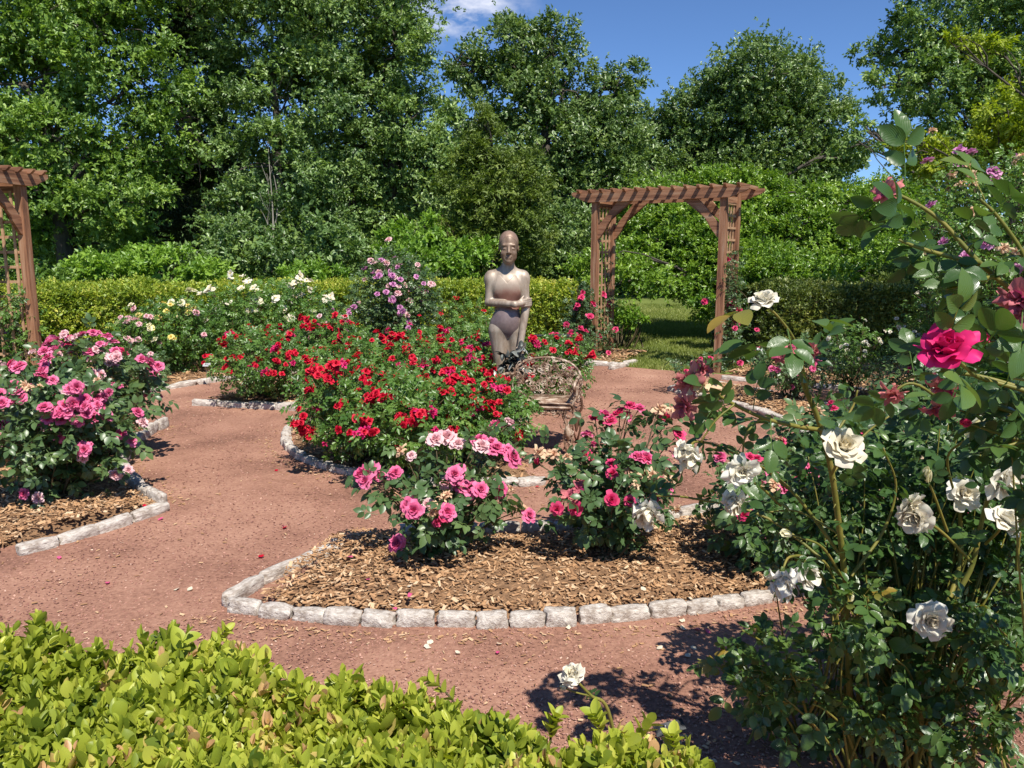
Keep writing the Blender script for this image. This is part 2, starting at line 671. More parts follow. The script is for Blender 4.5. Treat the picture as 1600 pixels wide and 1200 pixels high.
M['hedge'] = leaf_mat('hedge_leaf', [(0, (0.127, 0.213, 0.024)), (.45, (0.282, 0.384, 0.044)), (.8, (0.479, 0.524, 0.069)), (1, (0.648, 0.606, 0.137))], .42, .3)
M['hedge_shade'] = leaf_mat('hedge_leaf_shaded', [(0, (0.061, 0.101, 0.022)), (.5, (0.137, 0.187, 0.036)), (1, (0.287, 0.302, 0.064))], .42, .28)  # darker copy of the hedge leaf: shade on the right hedge put into its colour
M['box'] = leaf_mat('boxwood_leaf', [(0, (0.067, 0.122, 0.018)), (.3, (0.186, 0.244, 0.027)), (.62, (0.360, 0.415, 0.045)), (.9, (0.533, 0.549, 0.089)), (1, (0.599, 0.366, 0.178))], .42, .34, .4)
M['rose_l'] = leaf_mat('rose_leaf', [(0, (0.039, 0.083, 0.031)), (.5, (0.083, 0.149, 0.052)), (1, (0.154, 0.231, 0.073))], .36, .27, .5)
M['rose_n'] = leaf_mat('rose_leaf_near', [(0, (0.026, 0.066, 0.019)), (.5, (0.062, 0.128, 0.032)), (.9, (0.123, 0.202, 0.044)), (1, (0.299, 0.211, 0.035))], .28, .30, .55, veins=True)
M['rose_y'] = leaf_mat('rose_leaf_fresh', [(0, (0.044, 0.112, 0.020)), (.5, (0.106, 0.213, 0.037)), (1, (0.213, 0.325, 0.075))], .36, .3, .5)
M['stem_g'] = noise_mat('green_cane', [(.3, (.10, .12, .02)), (.6, (.22, .19, .04)), (.8, (.24, .13, .05))], 14, .5, bump=.2, bdist=.002)
M['stem_d'] = noise_mat('brown_stem', [(.3, (.05, .045, .02)), (.7, (.13, .09, .045))], 20, .7, bump=.2)
M['bark'] = noise_mat('bark', [(.3, (.035, .03, .024)), (.7, (.12, .10, .08))], 9, .9, bump=.8, bdist=.03, stretch=(1, 1, .25))
M['bark_p'] = noise_mat('bark_pale', [(.3, (.12, .11, .09)), (.7, (.34, .31, .26))], 9, .85, bump=.5, bdist=.02, stretch=(1, 1, .3))
M['path'] = noise_mat('crushed_brick', [(.28, (.145, .068, .046)), (.48, (.295, .149, .101)), (.66, (.40, .218, .150)), (.82, (.54, .355, .255))], 55, .95, detail=10, bump=.6, bdist=.012, scale2=1.4)
M['mulch_s'] = noise_mat('mulch_soil', [(.3, (.10, .055, .028)), (.6, (.28, .16, .085)), (.8, (.42, .27, .15))], 38, .95, bump=.8, bdist=.02)
M['lawn'] = noise_mat('lawn_soil', [(.3, (.075, .11, .02)), (.7, (.17, .21, .045))], 10, .9, bump=.5, bdist=.02, scale2=.8)
M['grass'] = leaf_mat('grass_blade', [(0, (.13, .18, .032)), (.6, (.28, .33, .075)), (1, (.44, .44, .17))], .5, .35)
M['stone'] = noise_mat('granite', [(.28, (.17, .125, .095)), (.40, (.36, .30, .25)), (.53, (.52, .465, .41)), (.70, (.74, .69, .62))], 2.4, .85, detail=10, bump=.55, bdist=.03, stretch=(1.6, 1, 1.2), scale2=.9)
M['chip'] = noise_mat('wood_chip', [(.12, (.10, .05, .026)), (.36, (.31, .17, .085)), (.62, (.46, .265, .132)), (.95, (.62, .45, .285))], 30, .85, bump=.2, bdist=.004, tint=True)
M['gravel'] = noise_mat('grit', [(.1, (.18, .08, .06)), (.45, (.36, .18, .135)), (.75, (.48, .28, .21)), (.95, (.64, .48, .36))], 30, .9, bump=0, tint=True)
M['wood'] = noise_mat('cedar', [(.36, (.13, .060, .034)), (.48, (.28, .130, .070)), (.56, (.34, .175, .098)), (.68, (.40, .25, .16))], 22, .72, bump=.4, bdist=.004, stretch=(1, 1, .07))
M['wood_h'] = noise_mat('cedar_flat', [(.36, (.13, .060, .034)), (.48, (.28, .130, .070)), (.56, (.34, .175, .098)), (.68, (.40, .25, .16))], 22, .72, bump=.4, bdist=.004, stretch=(.07, .07, 1))
M['wood_l'] = noise_mat('cedar_lath', [(.3, (.30, .16, .085)), (.5, (.42, .25, .14)), (.7, (.52, .34, .21))], 16, .7, bump=.25, bdist=.004)
M['grey_wood'] = noise_mat('grey_post', [(.3, (.20, .17, .13)), (.7, (.38, .34, .28))], 15, .85, stretch=(1, 1, .15))

# ================================================================== plan of the garden
C0 = np.array([-0.2, 7.1])


def pol(phi, r):
    a = R_(phi)
    return C0 + r * np.array([math.sin(a), math.cos(a)])


# ---- ground
mb = MB()
n = 60
gx = np.linspace(-1, 1, n)
gx = np.sign(gx) * (np.abs(gx) ** 2.2) * 260
X, Y = np.meshgrid(gx, gx + 8)
v = np.c_[X.ravel(), Y.ravel(), np.zeros(X.size) - .004]
i = np.arange(n - 1)[:, None] * n + np.arange(n - 1)[None]
q = np.stack([i, i + 1, i + n + 1, i + n], -1).reshape(-1, 4)
mb.add(v, q)
tag(mb.build('ground', M['lawn'], origin=(0, 0, 0)), kind='structure')

# ---- crushed brick path
RT = [(0, 4.7), (15, 4.45), (31, 4.3), (47, 4.5), (60, 4.9), (90, 6.0), (130, 7.4), (180, 7.6), (230, 7.4), (270, 5.6), (300, 5.0), (330, 4.9), (360, 4.7)]
ph = np.arange(0, 360, 2.0)
rr = np.interp(ph, [a for a, b in RT], [b for a, b in RT])
NR = 46
V = []
for k in range(NR + 1):
    f = k / NR
    V.append(np.c_[C0[0] + rr * f * np.sin(np.radians(ph)), C0[1] + rr * f * np.cos(np.radians(ph)), np.zeros(len(ph))])
V = np.concatenate(V)
V[:, 2] = .004 + .010 * (vnoise(np.c_[V[:, :2] * 2.3 + 50, V[:, 2]]) ** 2)
m_ = len(ph)
i = np.arange(NR)[:, None] * m_ + np.arange(m_)[None]
i2 = np.arange(NR)[:, None] * m_ + ((np.arange(m_) + 1) % m_)[None]
q = np.stack([i, i2, i2 + m_, i + m_], -1).reshape(-1, 4)[:, ::-1]
mb = MB()
mb.add(V, q)
tag(mb.build('path', M['path'], origin=(0, 0, 0)), kind='structure')


def chip_tpls(k, flat=.12, wide=(.15, .5)):
    out = []
    for s in range(k):
        r = random.Random(s + 900)
        L, Wd, H = 1.0, r.uniform(*wide), r.uniform(.04, flat)
        v = np.array([[-L / 2, -Wd / 2, 0], [L / 2, -Wd / 2 * r.uniform(.3, 1), 0], [L / 2 * r.uniform(.8, 1), Wd / 2, 0], [-L / 2, Wd / 2 * r.uniform(.4, 1), 0]])
        v = v + np.array([[r.uniform(-.08, .08), r.uniform(-.04, .04), r.uniform(-.05, .05)] for _ in range(4)])
        v = np.concatenate([v + [0, 0, H], v])
        q = np.array([[0, 1, 2, 3], [4, 5, 1, 0], [5, 6, 2, 1], [6, 7, 3, 2], [7, 4, 0, 3]])
        out.append(dict(v=v, q=q))
    return out


CHIPS = chip_tpls(8)
GRIT = chip_tpls(6, .4, (.4, .9))


def lay(mb, tpls, pos, size, tilt=.25, tint=None):
    """strew flat pieces: random heading, small tilt"""
    n_ = len(pos)
    a = rng.uniform(0, 2 * np.pi, n_)
    d = np.c_[np.cos(a), np.sin(a), rng.normal(0, tilt, n_)]
    nn = np.c_[rng.normal(0, tilt, (n_, 2)), np.ones(n_)]
    scatter(mb, tpls, pos, d, nn, size, rng.random(n_) if tint is None else tint)


# grit lying on the path (too much of it to count)
mb = MB()
n_ = 60000
dd = 2.3 + 8.5 * rng.random(n_) ** 1.7
xx = rng.uniform(-.75, .75, n_) * dd
pp = np.c_[xx, dd, np.full(n_, .008)]
rel = pp[:, :2] - C0
rad_ = np.linalg.norm(rel, axis=1)
ang = np.degrees(np.arctan2(rel[:, 0], rel[:, 1])) % 360
ok = rad_ < np.interp(ang, [a for a, b in RT], [b for a, b in RT]) - .1
pp = pp[ok]
sz = rng.uniform(.004, .010, len(pp)) * (1 + .10 * (pp[:, 1] - 2.5).clip(0))
lay(mb, GRIT, pp, sz, .4, rng.beta(1.6, 2.2, len(pp)))
n2 = 1500                                    # stray wood chips
dd = 2.3 + 7 * rng.random(n2) ** 1.5
p2_ = np.c_[rng.uniform(-.7, .7, n2) * dd, dd, np.full(n2, .012)]
rel = p2_[:, :2] - C0
p2_ = p2_[np.linalg.norm(rel, axis=1) < 5.2]
for r_, a0, a1, c_ in ((3.97, 112, 198, 900), (2.72, 112, 192, 250), (4.08, 218, 262, 300), (2.96, 220, 272, 300), (1.92, 166, 260, 300)):   # litter drifted against the kerbs
    q_ = rng.uniform(a0, a1, c_)
    rr_ = r_ + np.sign(r_ - 3.0) * rng.exponential(.06, c_) * (1 if r_ > 3.5 or r_ < 2 else 1)
    if r_ < 2:
        rr_ = r_ + rng.exponential(.06, c_)
    p2_ = np.concatenate([p2_, np.c_[C0[0] + rr_ * np.sin(np.radians(q_)), C0[1] + rr_ * np.cos(np.radians(q_)), np.full(c_, .012)]])
tag(mb.build('gravel', M['gravel'], origin=(0, 0, 0), smooth=False), kind='stuff')
mb = MB()
lay(mb, CHIPS, p2_, rng.uniform(.008, .026, len(p2_)), .15, rng.uniform(.3, .95, len(p2_)))
tag(mb.build('bark_litter', M['chip'], origin=(0, 0, 0), smooth=False), kind='stuff')

# ---- mulch beds: ring sectors with a low mound
BEDS = {}


def bed(key, r0, r1, p0, p1, h=.05, nr=10):
    """sector from bearing p0 to p1 (degrees clockwise), r0..r1"""
    na = max(8, int(abs(p1 - p0) / 2))
    V = []
    for k in range(nr + 1):
        f = k / nr
        for j in range(na + 1):
            g = j / na
            e = min(f, 1 - f) * 2 if r0 > .01 else (1 - f)
            e = min(e, 3 * min(g, 1 - g) + .05) if abs(p1 - p0) < 359 else e
            xy = pol(p0 + (p1 - p0) * g, r0 + (r1 - r0) * f)
            edge = min(f if r0 > .01 else 1, 1 - f, g if abs(p1 - p0) < 359 else 1, 1 - g if abs(p1 - p0) < 359 else 1)
            V.append((xy[0], xy[1], (.030 if edge > 1e-6 else -.004) + h * min(1, e * 1.8) * (edge > 1e-6) + .012 * vnoise(np.array([xy[0] * 6 + 20, xy[1] * 6 + 20, 3.3]))))
    i = np.arange(nr)[:, None] * (na + 1) + np.arange(na)[None]
    q = np.stack([i, i + 1, i + na + 2, i + na + 1], -1).reshape(-1, 4)
    if p1 > p0:
        q = q[:, ::-1]
    mb = MB()
    mb.add(np.array(V), q)
    BEDS[key] = (r0, r1, p0, p1, h)
    return tag(mb.build('mulch_bed', M['mulch_s'], origin=(0, 0, 0)), kind='structure')


bed('A', 2.84, 3.82, 113, 194.5)
bed('B', 3.06, 3.96, 220.5, 270.5)
bed('C', 0, 1.76, 168, 385, .06)
bed('D', 2.2, 3.35, 293, 350)
bed('R', 2.85, 3.55, 47, 108)
bed('OL', 4.42, 6.0, 290, 383.5)
bed('OR', 4.45, 6.8, 43, 84)


def bed_z(key, r, p):
    r0, r1, p0, p1, h = BEDS[key]
    f = (r - r0) / (r1 - r0)
    e = np.minimum(f, 1 - f) * 2 if r0 > .01 else 1 - f
    return .034 + h * np.minimum(1, e * 1.8)


mb = MB()
for key, cnt, s0, s1 in (('A', 21000, .010, .038), ('B', 9500, .012, .042), ('C', 2500, .03, .06), ('D', 2500, .03, .06), ('R', 3000, .03, .06), ('OL', 5500, .035, .07), ('OR', 6500, .035, .07)):
    r0, r1, p0, p1, h = BEDS[key]
    r = np.sqrt(rng.uniform(r0 ** 2, r1 ** 2, cnt))
    p = rng.uniform(p0, p1, cnt)
    xy = np.c_[C0[0] + r * np.sin(np.radians(p)), C0[1] + r * np.cos(np.radians(p))]
    z = bed_z(key, r, p) + rng.uniform(-.004, .016, cnt)
    lay(mb, CHIPS, np.c_[xy, z], rng.uniform(s0, s1, cnt), .3, np.clip(rng.normal(.56, .26, cnt), 0, 1))
tag(mb.build('wood_chips', M['chip'], origin=(0, 0, 0), smooth=False), kind='stuff')


# ---- kerb stones
def stone_mesh(seed):
    r = np.random.default_rng(seed)
    n = 7
    g = np.linspace(-1, 1, n)
    V, Q, idx = [], [], {}

    def vid(p):
        k = tuple(np.round(p, 4))
        if k not in idx:
            idx[k] = len(V)
            V.append(p)
        return idx[k]
    for ax in range(3):
        for sg in (-1, 1):
            for a in range(n - 1):
                for b in range(n - 1):
                    c = []
                    for (u, w_) in ((a, b), (a + 1, b), (a + 1, b + 1), (a, b + 1)):
                        p = np.zeros(3)
                        p[ax] = sg
                        p[(ax + 1) % 3] = g[u]
                        p[(ax + 2) % 3] = g[w_]
                        c.append(vid(p))
                    Q.append(c if sg > 0 else c[::-1])
    V = np.array(V)
    # round the corners
    L = np.linalg.norm(V, axis=1, keepdims=True)
    V = V * (1 - .16 * ((L - 1) / .732) ** 2.0)
    off = r.uniform(0, 30, 3)
    V = V + (vnoise(V * 1.5 + off + 40)[:, None] - .5) * .34 * nrm(V) + (vnoise(V * 4 + off + 80)[:, None] - .5) * .16 * nrm(V) + (vnoise(V * 9 + off + 20)[:, None] - .5) * .08 * nrm(V)
    mb = MB()
    mb.add(V, Q)
    return mb.mesh('kerb_stone', M['stone'])


STONES = [stone_mesh(s) for s in range(7)]


def kerb(pts, L, W, H, label, group, gap=.008):
    """single stones set along a line of ground points"""
    pts = np.asarray(pts, float)
    seg = np.linalg.norm(np.diff(pts, axis=0), axis=1)
    s = np.r_[0, np.cumsum(seg)]
    pos = 0.0
    k = 0
    while pos < s[-1] - L * .4:
        l = min(L * random.uniform(.86, 1.14), s[-1] - pos)
        m = pos + l / 2
        x = np.interp(m, s, pts[:, 0])
        y = np.interp(m, s, pts[:, 1])
        x2, y2 = np.interp(m + .02, s, pts[:, 0]), np.interp(m + .02, s, pts[:, 1])
        x1, y1 = np.interp(m - .02, s, pts[:, 0]), np.interp(m - .02, s, pts[:, 1])
        o = bpy.data.objects.new('kerb_stone', STONES[random.randrange(len(STONES))])
        COL.objects.link(o)
        hh = H * random.uniform(.82, 1.2)
        o.location = (x + random.uniform(-.006, .006), y + random.uniform(-.006, .006), hh * .36)
        o.rotation_euler = (random.uniform(-.10, .10), random.uniform(-.07, .07), math.atan2(y2 - y1, x2 - x1) + random.uniform(-.05, .05) + random.choice([0, math.pi]))
        o.scale = (l / 2 - gap / 2, W / 2 * random.uniform(.85, 1.15), hh / 2 * 1.3)
        tag(o, label, 'kerb stone', group)
        pos += l
        k += 1
    return k


def arc(r, p0, p1, n=40):
    return np.array([pol(p, r) for p in np.linspace(p0, p1, n)])


fa = arc(3.88, 196, 113)
kerb(fa, .160, .070, .062, 'rough pale grey stone in the long front kerb of the bark bed', 'stones of the front kerb')
kerb([pol(196.6, 3.86), pol(196.4, 3.64), pol(195.4, 3.33), pol(193.7, 3.0), pol(191.3, 2.84)], .24, .065, .06, 'whitish stone in the slanting end kerb of the nearest bark bed', 'stones of the slanting end kerb')
kerb(arc(2.80, 189, 116), .21, .07, .08, 'stone in the back kerb behind the pink rose bushes of the nearest bed', 'stones of the back kerb')
kerb([pol(220.0, 3.04), pol(218.4, 3.57), pol(218.4, 3.98)], .23, .07, .066, 'grey stone in the straight kerb below the pink roses by the near hedge', 'stones of the pink bed end kerb')
kerb(arc(4.02, 219.5, 262), .23, .075, .066, 'grey stone in the outer kerb of the pink rose bed', 'stones of the pink bed outer kerb')
kerb(arc(3.02, 221.5, 272), .22, .075, .08, 'stone in the curved kerb between pink roses and the red path', 'stones of the pink bed inner kerb')
kerb(arc(1.80, 166, 384, 60), .20, .08, .06, 'shaded stone in the round kerb of the red rose bed', 'stones of the round kerb')
kerb([pol(289.5, 3.36), pol(291, 2.8), pol(293, 2.17)], .30, .09, .07, 'white stone in the short kerb below the small red bush', 'stones of the short white kerb')
kerb(arc(4.36, 288, 383), .42, .08, .065, 'long pale stone in the far kerb in front of the clipped hedge', 'stones of the far kerb')
kerb([pol(382.6, 4.0), pol(384, 4.4), pol(384.6, 4.9)], .40, .08, .065, 'long pale stone in the kerb beside the far arbor', 'stones of the kerb beside the arbor')
kerb([pol(45, 4.05), pol(56, 4.3), pol(66, 4.6), pol(78, 5.0)], .45, .08, .06, 'long pale stone in the far kerb by the shaded hedge', 'stones of the shaded far kerb')
kerb(arc(2.80, 48, 106), .26, .09, .05, 'stone in the inner kerb of the bed behind the bench', 'stones of the bed behind the bench')
kerb([pol(46, 2.82), pol(46, 3.2), pol(46.5, 3.56)], .30, .12, .075, 'rounded corner stone of the bed between bench and arbor', 'corner stones between bench and arbor')
kerb(arc(3.60, 48, 100), .28, .09, .05, 'stone in the outer kerb of the bed between bench and arbor', 'stones of the outer kerb near the arbor')

# ---- grass seen through the arbor and beyond the hedges
mb = MB()
n_ = 90000
yy = rng.uniform(0, 1, n_) ** 1.3 * 14 + 10.6
xx = yy * rng.uniform(.06, .31, n_)
pp = np.c_[xx, yy, np.zeros(n_)]
rel = pp[:, :2] - C0
rad_ = np.linalg.norm(rel, axis=1)
ang = np.degrees(np.arctan2(rel[:, 0], rel[:, 1])) % 360
ok = rad_ > np.interp(ang, [a for a, b in RT], [b for a, b in RT]) - .02 + rng.uniform(0, .08, n_)
pp = pp[ok]
d = nrm(np.c_[rng.normal(0, .5, (len(pp), 2)), np.ones(len(pp))])
BL = [dict(v=np.array([[-.09, 0, 0], [.09, 0, 0], [.05, .6, .06], [-.05, .6, .06], [0, 1, .22]]), q=np.array([[0, 1, 2, 3]]), t=np.array([[3, 2, 4]]))]
nn = nrm(np.c_[rng.normal(0, 1, (len(pp), 2)), np.full(len(pp), .3)])
patch = vnoise(np.c_[pp[:, :2] * 1.3 + 60, np.zeros(len(pp))])
scatter(mb, BL, pp, d, nn, rng.uniform(.035, .08, len(pp)), np.clip(rng.normal(.5, .2, len(pp)) + (patch - .5) * .5, 0, 1))
tag(mb.build('grass', M['grass'], origin=(0, 0, 0)), kind='stuff')


# ================================================================== trees
def ell_points(c, r, n, shell=(.55, 1.05)):
    d = rand_dirs(n)
    f = rng.uniform(shell[0] ** 2, shell[1] ** 2, n) ** .5
    return c + d * r * f[:, None], d


def limb(a, b, seg=7, wob=.12, sag=0.0):
    t = np.linspace(0, 1, seg)[:, None]
    L = np.linalg.norm(b - a)
    p = a + (b - a) * t
    p = p + (np.sin(t * np.pi) * rng.normal(0, wob, 3) * L) + np.sin(t * np.pi * 2) * rng.normal(0, wob * .4, 3) * L
    p[:, 2] += (np.sin(t * np.pi)[:, 0]) * L * sag
    return p


def foliage(mb, lobes, leaf, cover=1.0, tpls=SPRAY, clump=.21, per=34, up=.55, tint=.5, tsd=.16, flat=1.0, drop_low=.0, hang=0.0):
    """leafy lobes: clumps spread through each lobe, each clump a little cloud of sprays"""
    for c, r in lobes:
        c = np.asarray(c, float)
        r = np.asarray(r, float)
        S = 4 * np.pi * (r[0] * r[1] + r[0] * r[2] + r[1] * r[2]) / 3
        N = int(cover * S * 5.0 / (leaf * leaf))
        nc = max(10, int(9.5 * S ** .5))
        cc, cdir = ell_points(c, r, nc)
        rm = r.mean()
        csz = rng.uniform(.6, 1.4, nc) * clump * rm
        ctint = rng.normal(0, tsd * .7, nc)
        k = rng.integers(0, nc, N)
        off = rng.normal(size=(N, 3)) * np.array([1, 1, .62 * flat])
        pos = cc[k] + off * csz[k][:, None]
        out = nrm((pos - c) / r)
        keep = (pos[:, 2] > .05)
        d = nrm(out * .8 + rng.normal(size=(N, 3)) * .7 + np.array([0, 0, .1 - hang]))
        nn = nrm(out * .55 + np.array([.18, -.25, up]) + rng.normal(size=(N, 3)) * .45)
        tt = np.clip(tint + ctint[k] + rng.normal(0, tsd, N), 0, 1)
        pos, d, nn, tt = pos[keep], d[keep], nn[keep], tt[keep]
        scatter(mb, tpls, pos, d, nn, leaf * rng.uniform(.75, 1.3, len(pos)), tt)


def px_lobes(spec, depth, thick=.9):
    out = []
    for s in spec:
        px, py, rx, ry = s[:4]
        y = depth + (s[4] if len(s) > 4 else rng.uniform(-.6, .6))
        c = P(px, py, y)
        k = y / FPX
        out.append((c, np.array([rx * k, (rx + ry) / 2 * k * thick, ry * k])))
    return out


def tree(name, lobes, label, cat, mat, leaf, base=None, cover=.9, trunk_r=.16, bark='bark', tpls=SPRAY, group=None, stems=1, **kw):
    cs = np.array([c for c, r in lobes])
    if base is None:
        base = (cs[:, 0].mean(), cs[:, 1].mean())
    root = thing(name, (base[0], base[1], 0), label, cat, group)
    b = np.array([base[0], base[1], -.1])
    top = cs[np.argmax(cs[:, 2])]
    tb = MB()
    hi = b.copy()
    hi[2] = max(1.2, np.percentile(cs[:, 2], 70))
    hi[:2] = b[:2] * .6 + cs[:, :2].mean(0) * .4
    tr = limb(b, hi, 10, .03)
    rad = np.linspace(trunk_r, trunk_r * .42, 10)
    rad[0] *= 1.45
    tb.tube(tr, rad, 9)
    tips = []
    for c, r in lobes:
        k = np.argmin(np.abs(tr[:, 2] - (c[2] - .5 * abs(c[0] - b[0]) - .3)))
        k = int(np.clip(k, 2, 9))
        lb = limb(tr[k], np.asarray(c), 8, .07, .05)
        tb.tube(lb, np.linspace(rad[k] * .40, trunk_r * .10, 8), 6)
        ep, _ = ell_points(np.asarray(c), np.asarray(r), 7, (.6, .98))
        for e in ep:
            j = rng.integers(3, 8)
            tb.tube(limb(lb[j], e, 6, .1, .04), np.linspace(trunk_r * .14, trunk_r * .03, 6), 4)
    tb.build('trunk', M[bark], root)
    fb = MB()
    foliage(fb, lobes, leaf, cover, tpls, **kw)
    fb.build('crown', M[mat], root)
    return root


def shrub(name, lobes, label, cat, mat, leaf, cover=1.0, tpls=SPRAY, nst=7, group=None, **kw):
    cs = np.array([c for c, r in lobes])
    base = np.array([cs[:, 0].mean(), cs[:, 1].mean(), 0])
    root = thing(name, base, label, cat, group)
    sb = MB()
    for c, r in lobes:
        for k in range(nst):
            e, _ = ell_points(np.asarray(c), np.asarray(r), 1, (.4, .9))
            a = base * .4 + np.array([c[0], c[1], 0]) * .6 + np.r_[rng.normal(0, .08, 2), -.03]
            sb.tube(limb(a, e[0], 7, .06, .05), np.linspace(.018, .004, 7), 4)
    sb.build('stem', M['stem_d'], root)
    fb = MB()
    foliage(fb, lobes, leaf, cover, tpls, **kw)
    fb.build('foliage', M[mat], root)
    return root


# tall trees on the left
tree('deciduous_tree', px_lobes([(50, 40, 120, 90), (170, 60, 100, 70), (-90, 120, 120, 110), (30, 130, 110, 60), (200, 130, 90, 60), (10, 270, 70, 60), (150, 310, 100, 55), (215, 215, 80, 55), (60, -60, 150, 90), (120, 385, 110, 60), (40, 340, 90, 50), (190, -60, 120, 80), (-20, 200, 60, 60), (180, 250, 60, 40), (-110, 300, 110, 110), (70, 210, 60, 60, -.8), (60, 300, 60, 40, -.8)], 15, .8),
     'tall bright green leafy tree rising behind the arbor at the frame edge', 'tree', 'tree_a', 0.156, cover=.62, trunk_r=.2, tint=.55)
tree('evergreen_tree', px_lobes([(270, 20, 70, 80), (300, 110, 60, 70), (330, 190, 50, 60), (290, 230, 70, 70), (300, 320, 60, 70), (240, 370, 60, 50), (320, 20, 50, 70), (280, -80, 90, 80)], 17.5, .9),
     'dark evergreen with bare dead twigs between two lighter trees', 'tree', 'tree_d', 0.172, cover=.8, trunk_r=.2, tpls=SPRAY_N, tint=.35)
dead = bpy.data.objects['evergreen_tree']
db = MB()
o_ = P(255, 150, 15.6)
for k in range(11):
    e_ = P(rng.uniform(255, 340), rng.uniform(205, 262), 15.4 + rng.uniform(-.3, .3))
    br = bez(o_, o_ * .4 + e_ * .6 + np.array([rng.normal(0, .1), 0, .35]), e_, 9)
    db.tube(br, np.linspace(.022, .005, 9), 5)
    for m in range(7):
        i_ = rng.integers(3, 9)
        t2 = br[i_] + nrm(br[i_] - br[i_ - 1] + rng.normal(0, .10, 3)) * rng.uniform(.15, .5)
        db.tube(limb(br[i_], t2, 5, .08), np.linspace(.008, .003, 5), 4)
db.build('dead_branch', noise_mat('dead_twig', [(.3, (.10, .07, .055)), (.7, (.24, .18, .15))], 20, .85, bump=0), dead)
t_ = tree('deciduous_tree', px_lobes([(400, 50, 80, 80), (450, 150, 80, 70), (380, 170, 60, 60), (420, 260, 90, 65), (380, 340, 60, 55), (470, 350, 80, 60), (430, -50, 110, 80), (490, 60, 60, 70), (430, 420, 90, 40)], 16, .85),
          'tall cool green tree with slim pale stems left of the statue', 'tree', 'tree_b', 0.144, cover=.72, trunk_r=.13, tint=.52)
pb = MB()
for px, dx in ((414, 10), (424, -6)):
    a, b = P(px, 425, 14.75), P(px + dx, 230 + 3 * dx, 15.1)
    pb.tube(limb(a, b, 10, .03), np.linspace(.022, .005, 10), 6)
    for k in range(5):
        f = rng.uniform(.2, .8)
        s_ = a + (b - a) * f
        pb.tube(limb(s_, s_ + np.array([rng.normal(0, .25), rng.normal(0, .2), rng.uniform(.2, .5)]), 5, .08), np.linspace(.008, .003, 5), 4)
pb.build('branch', M['bark_p'], t_)
tree('deciduous_tree', px_lobes([(560, 20, 90, 90), (620, 60, 45, 60), (600, 140, 70, 70), (530, 130, 70, 80), (560, 230, 90, 65), (640, 190, 50, 50), (640, 280, 75, 60), (545, 320, 70, 60), (600, 370, 90, 45), (540, -80, 130, 90), (680, 250, 35, 45), (690, 205, 30, 40), (700, 290, 40, 50)], 17.5, .85),
     'tallest cool green tree directly behind the pink shrub rose', 'tree', 'tree_b', 0.148, cover=.72, trunk_r=.18, tint=.56)
tree('conifer_tree', px_lobes([(757, 195, 16, 30, 0), (755, 235, 30, 38, 0), (735, 285, 42, 45, 0), (780, 280, 45, 48, 0), (760, 330, 70, 45, 0), (725, 375, 50, 45, 0), (810, 350, 55, 50, 0), (770, 400, 85, 40, 0), (825, 290, 30, 45, 0)], 15, 1.0),
     'pointed yellow green conifer rising behind the statue', 'tree', 'tree_e', 0.148, cover=1.0, trunk_r=.12, tpls=SPRAY_N, tint=.5, up=.8)
tree('oak_tree', px_lobes([(735, 112, 30, 45), (715, 95, 26, 25), (790, 80, 40, 50), (815, 50, 30, 24), (862, 70, 38, 40), (815, 150, 60, 60), (880, 140, 60, 55), (940, 150, 45, 45), (975, 120, 30, 28), (730, 190, 45, 40), (850, 220, 80, 60), (930, 230, 70, 60), (975, 190, 35, 50), (880, 300, 90, 60), (970, 290, 40, 50), (890, 370, 80, 60)], 23, .85),
     'dark glossy oak with a ragged top left of the far arbor', 'tree', 'tree_c', 0.203, cover=.70, trunk_r=.24, tint=.5)
tree('oak_tree', px_lobes([(1190, 120, 70, 55), (1150, 150, 60, 55), (1235, 135, 55, 50), (1100, 180, 60, 50), (1060, 230, 55, 50), (1020, 190, 25, 25), (1280, 190, 50, 55), (1210, 220, 90, 65), (1130, 260, 80, 55), (1290, 250, 45, 45), (1030, 290, 50, 50), (1320, 235, 24, 22), (1200, 300, 100, 50), (1000, 240, 30, 40)], 27, .9),
     'round domed dark green oak standing against the sky above the arbor', 'tree', 'tree_c', 0.211, cover=.78, trunk_r=.26, tint=.52, tsd=.13)
_l = []
for k in range(42):
    a = rng.uniform(0, 1)
    px = 950 + 450 * a
    top = 266 + 75 * (1.9 * (a - .66)) ** 2 * (1.6 if a > .66 else 1)
    py = top + (452 - top) * ((k % 7) + .4) / 7 + rng.uniform(-6, 6)
    _l.append((px, py, rng.uniform(55, 85), rng.uniform(20, 32), rng.uniform(-.5, .5) + 1.1 - 2.4 * (k % 7) / 7))
tree('thorn_tree', px_lobes(_l, 15.2, .9),
     'broad low bright green tree with layered branches behind the far arbor', 'tree', 'tree_f', 0.129, cover=.85, trunk_r=.14, tint=.55, up=.75, flat=.8, clump=.26)
tree('deciduous_tree', px_lobes([(1440, 60, 55, 45), (1400, 80, 35, 22), (1362, 85, 26, 16), (1390, 130, 38, 25), (1450, 130, 55, 40), (1520, 30, 70, 60), (1500, 110, 60, 50), (1580, 60, 60, 80), (1560, 150, 60, 50), (1470, 180, 55, 35), (1390, 205, 26, 10), (1350, 195, 18, 14), (1420, 15, 26, 30), (1640, 120, 70, 120), (1550, -60, 120, 70), (1510, 200, 60, 40), (1345, 225, 40, 12)], 17.5, .9),
     'open cool green tree with thin branches reaching into the sky at the right', 'tree', 'tree_b', 0.156, cover=.52, trunk_r=.16, tint=.55, base=(P(1560, 400, 17.5)[0], 17.5))
